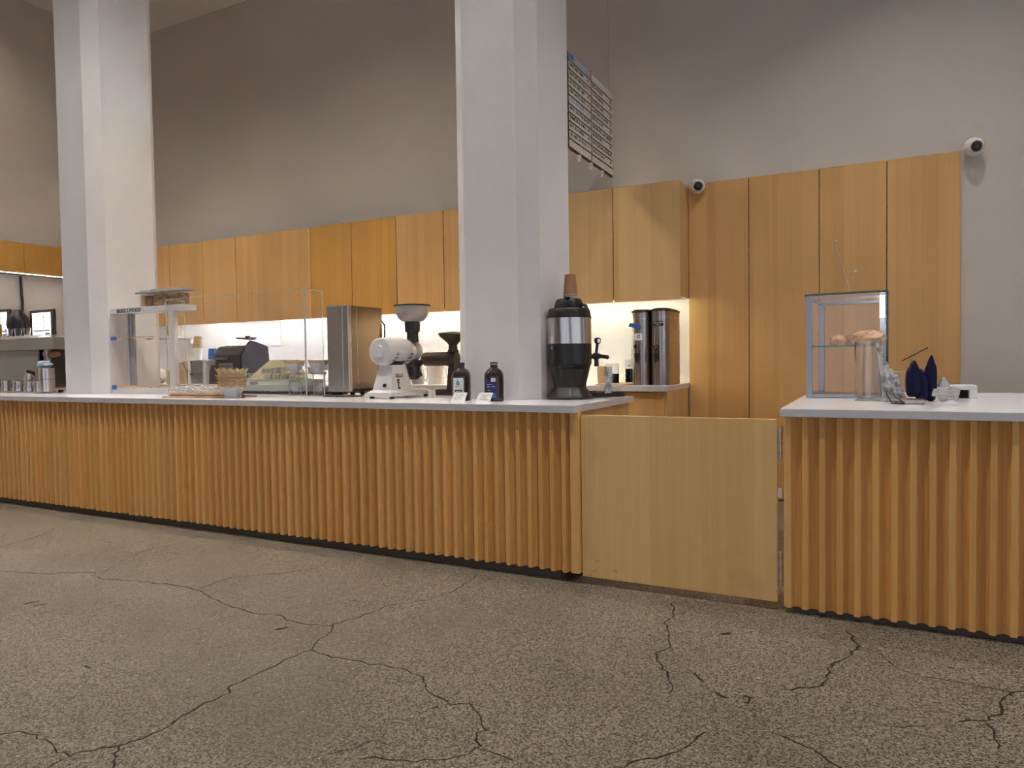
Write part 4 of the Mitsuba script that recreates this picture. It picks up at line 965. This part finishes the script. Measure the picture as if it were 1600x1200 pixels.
whole('plastic_bag', trimesh.Trimesh(trimesh.creation.icosphere(2, 1.0).vertices * np.array([.20, .08, .10]) + np.array([-8.60, 6.35, ZB + .101]), trimesh.creation.icosphere(2, 1.0).faces), 'cream_enamel', 'pale plump bag left of the cardboard box, seen past the shelf post', 'bag', smooth=True)
# wall shelf with brown cups
ws = thing('wall_shelf', 'small clear shelf on the back wall holding a stack of brown cups', 'shelf')
part(ws, 'plate', bx(-8.98, -8.45, 6.62, 6.9585, 1.706, 1.713), 'clear_solid')
part(ws, 'lip', bx(-8.98, -8.45, 6.612, 6.6195, 1.700, 1.716), 'grey_plastic')
part(ws, 'bracket', cat(bx(-8.97, -8.96, 6.75, 6.9585, 1.64, 1.7055), bx(-8.47, -8.46, 6.75, 6.9585, 1.64, 1.7055)), 'aluminium')
for k in range(4):
    cup(-8.755, 6.72, 1.7135 + k * .022, .066, .102, .125, 'cup_brown', ['lowest brown cup of the stack on the clear wall shelf', 'second brown cup of the stack on the clear wall shelf', 'third brown cup of the stack on the clear wall shelf', 'topmost brown cup of the stack on the clear wall shelf'][k], 'brown cups on the wall shelf')
# pale rectangle on the back wall
whole('pale_panel', bx(-7.95, -6.97, 6.946, 6.9585, 1.58, 1.905, .001), 'white_paper', 'plain white panel on the back wall above the slate sided machine', 'panel')

# canister, pitchers behind the white grinder
t = thing('enamel_canister', 'cream enamel canister on the back worktop right of the white grinder', 'canister')
part(t, 'body', lathe([(0, ZB), (.084, ZB), (.087, ZB + .004), (.087, ZB + .20), (.080, ZB + .208), (0, ZB + .208)], 44, (-4.155, 6.36, 0)), 'cream_enamel', 35)
part(t, 'lid', lathe([(0, ZB + .2085), (.083, ZB + .2085), (.083, ZB + .216), (0, ZB + .222)], 44, (-4.155, 6.36, 0)), 'cream_enamel', 35)
part(t, 'handle', tube([(-4.068, 6.36, 1.27), (-4.03, 6.36, 1.26), (-4.03, 6.36, 1.17), (-4.068, 6.36, 1.16)], .006), 'cream_enamel', True)
jug(-4.37, 6.33, ZB + .002, .072, .19, 'steel jug on the back worktop left of the cream canister', group='steel jugs on the back worktop')
jug(-4.56, 6.36, ZB + .002, .062, .15, 'smaller steel jug on the back worktop behind the grinder chute', group='steel jugs on the back worktop')
whole('glass_carafe', lathe([(0, ZB), (.07, ZB), (.08, ZB + .02), (.08, ZB + .20), (.05, ZB + .27), (.055, ZB + .31), (.052, ZB + .31), (.046, ZB + .27), (.076, ZB + .19), (.076, ZB + .02), (0, ZB + .006)], 36, (-4.36, 6.62, 0)), 'clear_solid', 'clear glass carafe on the back worktop behind the cream canister', 'carafe', smooth=35)
whole('paper_pad', bx(-4.03, -3.86, 6.66, 6.70, ZB, 1.26, .002), 'white_paper', 'white paper pad standing right of the cream canister', 'pad')

# tea urns
def tea_urn(x, y0, w, L_, h, label, kind):
    t = thing('tea_urn', label, 'drink dispenser')
    r = w / 2
    foot = Polygon([(x + r * math.cos(a), y0 + r + r * math.sin(a)) for a in np.linspace(math.pi, 2 * math.pi, 25)] + [(x + r, y0 + L_), (x - r, y0 + L_)])
    part(t, 'body', prism(foot, ZB, ZB + h), 'urn_steel', 25)
    part(t, 'lid', cat(prism(foot.buffer(.005), ZB + h + .0005, ZB + h + .018), prism(foot.buffer(-.015), ZB + h + .018, ZB + h + .028)), 'urn_lid', 25)
    part(t, 'top_seam', prism(foot.buffer(.0012).difference(foot.buffer(-.002)), ZB + h - .055, ZB + h - .050), 'steel', 25)
    part(t, 'middle_seam', prism(foot.buffer(.0010).difference(foot.buffer(-.002)), ZB + h * .57, ZB + h * .574), 'steel_dark', 25)
    tp_ = part(t, 'tap', cat(cyl(.015, 1.325, 1.385, (x - .015, y0 - .038), 16, .019), rod((x - .015, y0 + .004, 1.372), (x - .015, y0 - .05, 1.372), .012, 14), cyl(.010, 1.30, 1.33, (x - .015, y0 - .038), 14)), 'black_plastic', 30)
    if kind == 0:
        part(tp_, 'lever', cat(rod((x - .015, y0 - .038, 1.385), (x - .022, y0 - .045, 1.44), .007), move(trimesh.creation.icosphere(2, .017), (x - .022, y0 - .045, 1.447))), 'black_plastic', True)
        part(t, 'blue_tape', move(bx(-.055, .055, -.001, .001, -.018, .018), (x - .035, y0 - .0005, 1.628), rx=0, ry=14), 'tape_blue')
        c = part(t, 'white_card', bx(x - .042, x + .032, y0 - .003, y0 - .001, 1.50, 1.562), 'white_paper')
        part(c, 'mark', cat(bx(x - .014, x - .008, y0 - .0042, y0 - .0032, 1.52, 1.548), bx(x - .014, x + .010, y0 - .0042, y0 - .0032, 1.543, 1.548), bx(x + .006, x + .010, y0 - .0042, y0 - .0032, 1.53, 1.548), bx(x - .014, x + .010, y0 - .0042, y0 - .0032, 1.52, 1.524)), 'ink')
    else:
        part(tp_, 'lever', cat(rod((x - .015, y0 - .036, 1.385), (x - .033, y0 - .044, 1.452), .005), rod((x - .015, y0 - .036, 1.385), (x + .003, y0 - .044, 1.452), .005), rod((x - .036, y0 - .044, 1.452), (x + .006, y0 - .044, 1.452), .005)), 'black_plastic', 30)
        c = part(t, 'black_label', bx(x - .05, x + .045, y0 - .003, y0 - .001, 1.622, 1.664), 'ink')
        part(c, 'lettering', cat(text_on_front('COLD BREW', .011, x - .043, y0 - .003, 1.645, True, .001), text_on_front('ONLY', .011, x - .018, y0 - .003, 1.628, True, .001)), 'white_paper')
tea_urn(-1.872, 6.16, .165, .42, .648, 'slim steel tea urn with blue tape and a white card, left of the pair', 0)
tea_urn(-1.694, 6.16, .165, .42, .655, 'slim steel tea urn with a black label, right of the pair by the tall cupboards', 1)
# tray with cold brew jars
whole('wooden_tray', bx(-2.27, -1.965, 6.11, 6.52, ZB, ZB + .014, .004), 'tray_wood', 'flat tan tray on the back worktop under the coffee jars', 'tray')
def jar(x, y, r, h, fill, label):
    z = ZB + .0145
    t = thing('coffee_jar', label, 'jar')
    part(t, 'glass', lathe([(0, z), (r, z), (r, z + h), (r - .003, z + h), (r - .003, z + .006), (0, z + .006)], 40, (x, y, 0)), 'clear_solid', 35)
    part(t, 'coffee', lathe([(0, z + .007), (r - .0035, z + .007), (r - .0035, z + fill), (0, z + fill)], 40, (x, y, 0)), 'coffee', 35)
    part(t, 'handle', tube([(x - r, y, z + h * .8), (x - r - .035, y, z + h * .78), (x - r - .035, y, z + h * .3), (x - r, y, z + h * .25)], .006), 'clear_plastic', True)
    part(t, 'mark', cat(*[bx(x - .02 + .014 * i, x - .012 + .014 * i, y - r - .0015, y - r - .0005, z + h * .72 - .006 * (i % 2), z + h * .72 + .012) for i in range(3)]), 'grey_plastic')
jar(-2.145, 6.22, .062, .185, .088, 'glass jar half full of black coffee, left one on the tan tray')
jar(-2.022, 6.40, .055, .215, .130, 'glass jar of black coffee beside the taped tea urn')
whole('wooden_block', bx(-2.335, -2.285, 6.34, 6.44, ZB, 1.27, .003), 'tray_wood', 'upright tan wooden block left of the coffee jars', 'block')
for k in range(8):
    z = 1.36 + k * .027
    whole('glass_cup', lathe([(.030, z - .06), (.040, z), (.0425, z + .002), (.0425, z + .006), (.039, z + .006), (.028, z - .055)], 28, (-2.06, 6.66, 0)), 'clear_solid', ['lowest','second lowest','third lowest','fourth lowest','fourth from the top','third from the top','second from the top','topmost'][k] + ' clear glass nested in the tall stack behind the taped tea urn', 'glass', smooth=35, group='glasses stacked behind the tea urn')
whole('glass_cup', lathe([(0, ZB), (.036, ZB), (.043, 1.30), (.040, 1.30), (.032, ZB + .01), (0, ZB + .008)], 28, (-2.06, 6.66, 0)), 'clear_solid', 'tall clear glass at the foot of the glass stack behind the tea urn', 'glass', smooth=35)

# ================================================================== things on the right bar
ZR = 1.0675
pc = thing('pastry_case', 'glass pastry display case with an aluminium post on the right bar', 'display case')
def P_(m): return move(m, (-.395, 4.95, 0), rz=-4.0)
W_, D_, H_ = .468, .66, .665
part(pc, 'front_post', P_(bx(0, .038, 0, .022, ZR, ZR + H_ - .012, .002)), 'case_metal')
part(pc, 'rear_post', P_(bx(0, .030, D_ - .03, D_, ZR, ZR + H_ - .012, .002)), 'case_metal')
part(pc, 'rear_post', P_(bx(W_ - .085, W_ - .055, D_ - .03, D_, ZR, ZR + H_ - .012, .002)), 'case_metal')
part(pc, 'base_rail', P_(bx(.0385, W_, 0, .018, ZR + .001, ZR + .024, .002)), 'case_metal')
part(pc, 'base_rail', P_(bx(.004, .022, .0225, D_ - .0305, ZR + .001, ZR + .024, .002)), 'case_metal')
part(pc, 'base_rail', P_(hull([(x + o, y, z) for y, x in ((.0225, W_ - .018), (D_ - .0305, W_ - .072)) for o in (0, .016) for z in (ZR + .001, ZR + .024)])), 'case_metal')
part(pc, 'floor_plate', P_(hull([(x, y, z) for x, y in ((.023, .019), (W_ - .020, .019), (.023, D_ - .031), (W_ - .074, D_ - .031)) for z in (ZR + .001, ZR + .012)])), 'steel_dark')
part(pc, 'top_rail', P_(bx(.004, .020, .0225, D_ - .0305, ZR + H_ - .034, ZR + H_ - .0125, .002)), 'case_metal')
part(pc, 'top_rail', P_(bx(.0305, W_ - .0855, D_ - .024, D_ - .006, ZR + H_ - .034, ZR + H_ - .0125, .002)), 'case_metal')
part(pc, 'top_glass', P_(quad((0, 0, ZR + H_ - .006), (W_, 0, ZR + H_ - .006), (W_ - .05, D_, ZR + H_ - .006), (0, D_, ZR + H_ - .006))), 'pane')
part(pc, 'top_edge', P_(bx(0, W_ + .004, -.006, -.0005, ZR + H_ - .012, ZR + H_)), 'glass_edge')
part(pc, 'top_edge', P_(bx(-.005, -.0005, -.006, D_, ZR + H_ - .012, ZR + H_)), 'glass_edge')
part(pc, 'front_pane', P_(quad((.038, .004, ZR + .024), (W_ - .006, .004, ZR + .024), (W_ - .006, .004, ZR + H_ - .012), (.038, .004, ZR + H_ - .012))), 'pane')
part(pc, 'side_pane', P_(quad((.010, .023, ZR + .024), (.010, D_ - .03, ZR + .024), (.010, D_ - .03, ZR + H_ - .034), (.010, .023, ZR + H_ - .034))), 'pane')
part(pc, 'side_pane', P_(quad((W_ - .010, .023, ZR + .024), (W_ - .058, D_ - .031, ZR + .024), (W_ - .058, D_ - .031, ZR + H_ - .012), (W_ - .010, .023, ZR + H_ - .012))), 'pane')
part(pc, 'front_edge', P_(bx(W_ - .005, W_ + .004, -.002, .010, ZR + .025, ZR + H_ - .0125)), 'glass_edge')
sh = part(pc, 'shelf', P_(bx(.032, W_ - .095, .03, D_ - .04, ZR + .325, ZR + .333)), 'clear_solid')
part(sh, 'shelf_edge', P_(bx(.032, W_ - .034, .0245, .0295, ZR + .324, ZR + .334)), 'glass_edge')
part(sh, 'paper_liner', P_(bx(.05, W_ - .10, .05, D_ - .08, ZR + .3335, ZR + .335)), 'white_paper')
key = part(pc, 'lamp', P_(bx(W_ - .044, W_ - .018, .022, .034, ZR + H_ - .165, ZR + H_ - .03)), 'white_lacquer')
scene[key] = lamp(scene[key], (26, 27, 31))
part(pc, 'lamp_holder', P_(bx(W_ - .0175, W_ - .0145, .024, .040, ZR + H_ - .20, ZR + H_ - .02)), 'case_metal')
zs = ZR + .3355
def blob(cx, cy, rx_, ry_, rz_, seed, amp=.25, fr=2.2, z0=zs, sub=4):
    s = trimesh.creation.icosphere(sub, 1.0)
    v = s.vertices * (1 + amp * (meshkit.fbm(s.vertices * fr + seed, 3) - .5))[:, None]
    v = v * np.array([rx_, ry_, rz_]) + np.array([cx, cy, z0 + rz_ * .62]); v[:, 2] = np.maximum(v[:, 2], z0)
    return trimesh.Trimesh(v, s.faces, process=False)
whole('bread_roll', P_(blob(.165, .20, .055, .055, .042, 1.0, .12, 1.5)), 'crust', 'small round pale roll on the pastry case shelf, left of the croissants', 'roll', smooth=True)
def croissant(cx, cy, L_, R_, rz, label, mt):
    """Ridged tapering crescent."""
    nu, nv = 60, 24; v = []
    for i in range(nu):
        t = i / (nu - 1) * 2 - 1
        ax_ = np.array([t * L_ / 2, .10 * L_ * (t * t), 0])
        seg = abs(math.sin((t * 3.5) * math.pi))
        r = R_ * max(.02, (1 - abs(t) ** 2.4)) ** .8 * (.86 + .16 * seg)
        for j in range(nv):
            a = 2 * math.pi * j / nv
            v.append(ax_ + np.array([0, r * math.cos(a), max(-.55 * r, .8 * r * math.sin(a)) + .55 * R_ * .8]))
    f = []
    for i in range(nu - 1):
        for j in range(nv):
            a, b = i * nv + j, i * nv + (j + 1) % nv
            f += [[a, a + nv, b + nv], [a, b + nv, b]]
    m = trimesh.Trimesh(np.array(v), f, process=False)
    m.vertices[:, 2] = np.maximum(m.vertices[:, 2], 0.0005)
    m = move(m, (cx, cy, zs), rz=rz)
    whole('croissant', P_(m), mt, label, 'croissant', smooth=True)
croissant(.27, .36, .24, .062, 12, 'dark glazed croissant at the back of the pastry case shelf', 'crust_dark')
whole('baguette_loaf', P_(move(blob(0, 0, .115, .060, .058, 4.0, .18, 2.6), (.345, .17, 0), rz=-16)), 'crust', 'golden crusty loaf at the right of the pastry case shelf under the lamp', 'loaf', smooth=True)
whole('paper_doily', P_(lathe([(0, ZR + .0125), (.12, ZR + .0125), (.12, ZR + .0135), (0, ZR + .0135)], 32, (.22, .36, 0))), 'steel_dark', 'round dark plate on the floor of the pastry case', 'plate')
# clear acrylic sign above the case
t = thing('acrylic_sign_holder', 'thin clear acrylic rod sign holder leaning up from the pastry case top', 'sign holder')
ztop = ZR + H_ + .0005
part(t, 'rod', rod((-.135, 5.02, ztop + .004), (-.222, 4.98, 2.055), .0022, 12), 'clear_rod', 30)
part(t, 'rod', rod((-.120, 5.02, ztop + .004), (-.108, 5.02, 1.860), .0010, 12), 'clear_solid', 30)
part(t, 'ball', move(trimesh.creation.icosphere(2, .009), (-.224, 4.979, 2.064)), 'guard_edge', True)
part(t, 'ball', move(trimesh.creation.icosphere(2, .009), (-.108, 5.02, 1.869)), 'guard_edge', True)  # ball stands in for a small highlight above the case
part(t, 'foot', bx(-.155, -.095, 5.00, 5.04, ztop - .006, ztop + .004, .001), 'clear_solid')
# glass cylinder
whole('glass_vase', lathe([(0, ZR), (.070, ZR), (.072, ZR + .004), (.070, ZR + .352), (.0665, ZR + .352), (.0675, ZR + .022), (0, ZR + .018)], 56, (-.034, 4.70, 0)), 'clear_solid', 'tall clear glass cylinder standing in front of the pastry case', 'vase', smooth=35)
# newspaper holder
nh = thing('leaflet_holder', 'clear acrylic leaflet holder right of the glass cylinder', 'leaflet holder')
part(nh, 'front_wall', quad((.040, 4.56, ZR + .002), (.185, 4.56, ZR + .002), (.185, 4.56, ZR + .17), (.040, 4.56, ZR + .17)), 'clear_plastic')
part(nh, 'side_wall', quad((.040, 4.563, ZR + .002), (.040, 4.68, ZR + .002), (.040, 4.68, ZR + .38), (.040, 4.563, ZR + .17)), 'clear_plastic')
part(nh, 'side_wall', quad((.185, 4.563, ZR + .002), (.185, 4.68, ZR + .002), (.185, 4.68, ZR + .38), (.185, 4.563, ZR + .17)), 'clear_plastic')
part(nh, 'edge', cat(bx(.038, .041, 4.558, 4.562, ZR, ZR + .38), bx(.0415, .184, 4.558, 4.562, ZR + .17, ZR + .174)), 'glass_edge_lit')
part(nh, 'base', bx(.042, .183, 4.563, 4.678, ZR, ZR + .004), 'glass_edge_lit')
for i in range(6):
    x = .048 + i * .020
    m = bx(-.0085, .0085, -.05, .05, 0, .335 - i * .036, .003)
    whole('newspaper', move(m, (x + .012, 4.625, ZR + .006), ry=-12 + i * -1.5 if False else -(8 + i * 2.4)), 'newsprint' if i % 2 else 'grey_print',
          ['folded grey leaflet nearest the glass cylinder in the acrylic holder, tallest', 'second folded grey leaflet in the acrylic holder from the glass cylinder', 'third folded grey leaflet in the acrylic holder from the glass cylinder', 'fourth folded grey leaflet in the acrylic holder from the glass cylinder', 'fifth folded grey leaflet in the acrylic holder from the glass cylinder', 'shortest folded grey leaflet in the acrylic holder, next to the navy pouches'][i], 'leaflet', group='leaflets in the acrylic holder')
# silver tray with black wire
tr = thing('pouch_tray', 'shallow silver tray with a thin black wire edge under the navy pouches', 'tray')
part(tr, 'pan', cat(hull([(.105, 4.36, ZR + .001), (.225, 4.36, ZR + .001), (.105, 4.52, ZR + .001), (.225, 4.52, ZR + .001), (.070, 4.35, ZR + .028), (.245, 4.35, ZR + .022), (.070, 4.53, ZR + .028), (.245, 4.53, ZR + .022)])), 'steel_brushed')
part(tr, 'wire', tube([(.145, 4.345, ZR + .004), (.062, 4.345, ZR + .072), (.058, 4.345, ZR + .060), (.085, 4.345, ZR + .004), (.145, 4.345, ZR + .004)], .0022), 'rubber_black')
def pouch(cx, cy, w, h, th, rz, tilt, mt, label, z0=ZR + .03, name='pouch', cat_='pouch', seed=0):
    s = trimesh.creation.icosphere(4, 1.0); v = s.vertices
    sx = np.sign(v[:, 0]) * np.abs(v[:, 0]) ** .55; sz = np.sign(v[:, 2]) * np.abs(v[:, 2]) ** .55
    v = np.c_[sx * w / 2, v[:, 1] * th / 2 * (1 - .55 * np.clip(sz, 0, 1)), (sz + 1) * h / 2]
    v[:, 1] += .006 * (meshkit.noise(v * 40 + seed, 1) - .5)
    v[:, 0] *= (1 - 2.2 * np.clip(v[:, 2] / h - .68, 0, 1))
    v[:, 0] += .010 * np.clip(v[:, 2] / h - .6, 0, 1) * (1 if seed % 2 else -1)
    m = trimesh.Trimesh(v, s.faces, process=False)
    whole(name, move(move(m, rx=tilt), (cx, cy, z0), rz=rz), mt, label, cat_, smooth=True)
pouch(.190, 4.56, .075, .205, .05, 20, 4, 'navy_pouch', 'dark navy foil pouch, leftmost of the three beside the leaflets', z0=ZR + .002 + .028, seed=1)
pouch(.238, 4.60, .070, .185, .05, 12, -3, 'navy_pouch', 'dark navy foil pouch in the middle, the shortest of the three', z0=ZR + .002, seed=2)
pouch(.283, 4.64, .062, .260, .05, -8, 2, 'navy_pouch', 'dark navy foil pouch with a pointed top, rightmost of the three', z0=ZR + .002, seed=3)
pouch(.345, 4.66, .060, .14, .05, 10, 10, 'silver_pouch', 'silver foil pouch between the navy pouches and the sachet box', z0=ZR + .002, seed=4)
whole('pen', move(bx(-.075, .075, -.010, .010, -.003, .003, .001), (.205, 4.665, ZR + .268), ry=-30), 'brown_metal', 'slim brown packet lying across the leaflets and pouches', 'packet')
# sachet box
sb_ = thing('sachet_box', 'small clear acrylic box of white sachets at the right end of the group', 'box')
part(sb_, 'walls', shell(.280, .388, 4.275, 4.375, ZR + .001, ZR + .062, .002), 'clear_plastic')
part(sb_, 'rim', cat(bx(.280, .388, 4.272, 4.275, ZR + .060, ZR + .064), bx(.388, .391, 4.272, 4.378, ZR + .060, ZR + .064), bx(.277, .280, 4.272, 4.378, ZR + .060, ZR + .064), bx(.280, .388, 4.375, 4.378, ZR + .060, ZR + .064)), 'glass_edge_lit')
for i in range(7):
    whole('sugar_sachet', move(bx(-.020, .020, -.002, .002, -.034, .034, .001), (.305 + .011 * i, 4.318 + .004 * (i % 3), ZR + .060 + .004 * (i % 2)), ry=-75 + 15 * i, rz=14 * (i % 3) - 10), ['sachet_paper', 'newsprint'][i % 2],
          'white paper sachet fanned out in the clear box', 'sachet', group='sachets in the clear acrylic box')
# card terminal
ct = thing('cash_drawer', 'low white boxy device with a dark slot behind the sachets', 'device')
part(ct, 'body', cat(bx(.385, .545, 5.0, 5.20, ZR + .052, ZR + .078, .003), bx(.505, .545, 5.0, 5.20, ZR, ZR + .0515, .002), bx(.385, .425, 5.0, 5.20, ZR, ZR + .0515, .002), bx(.4255, .5045, 5.10, 5.20, ZR, ZR + .0515)), 'white_lacquer')
part(ct, 'slot', bx(.4255, .5045, 5.09, 5.0995, ZR + .002, ZR + .0515), 'ink')
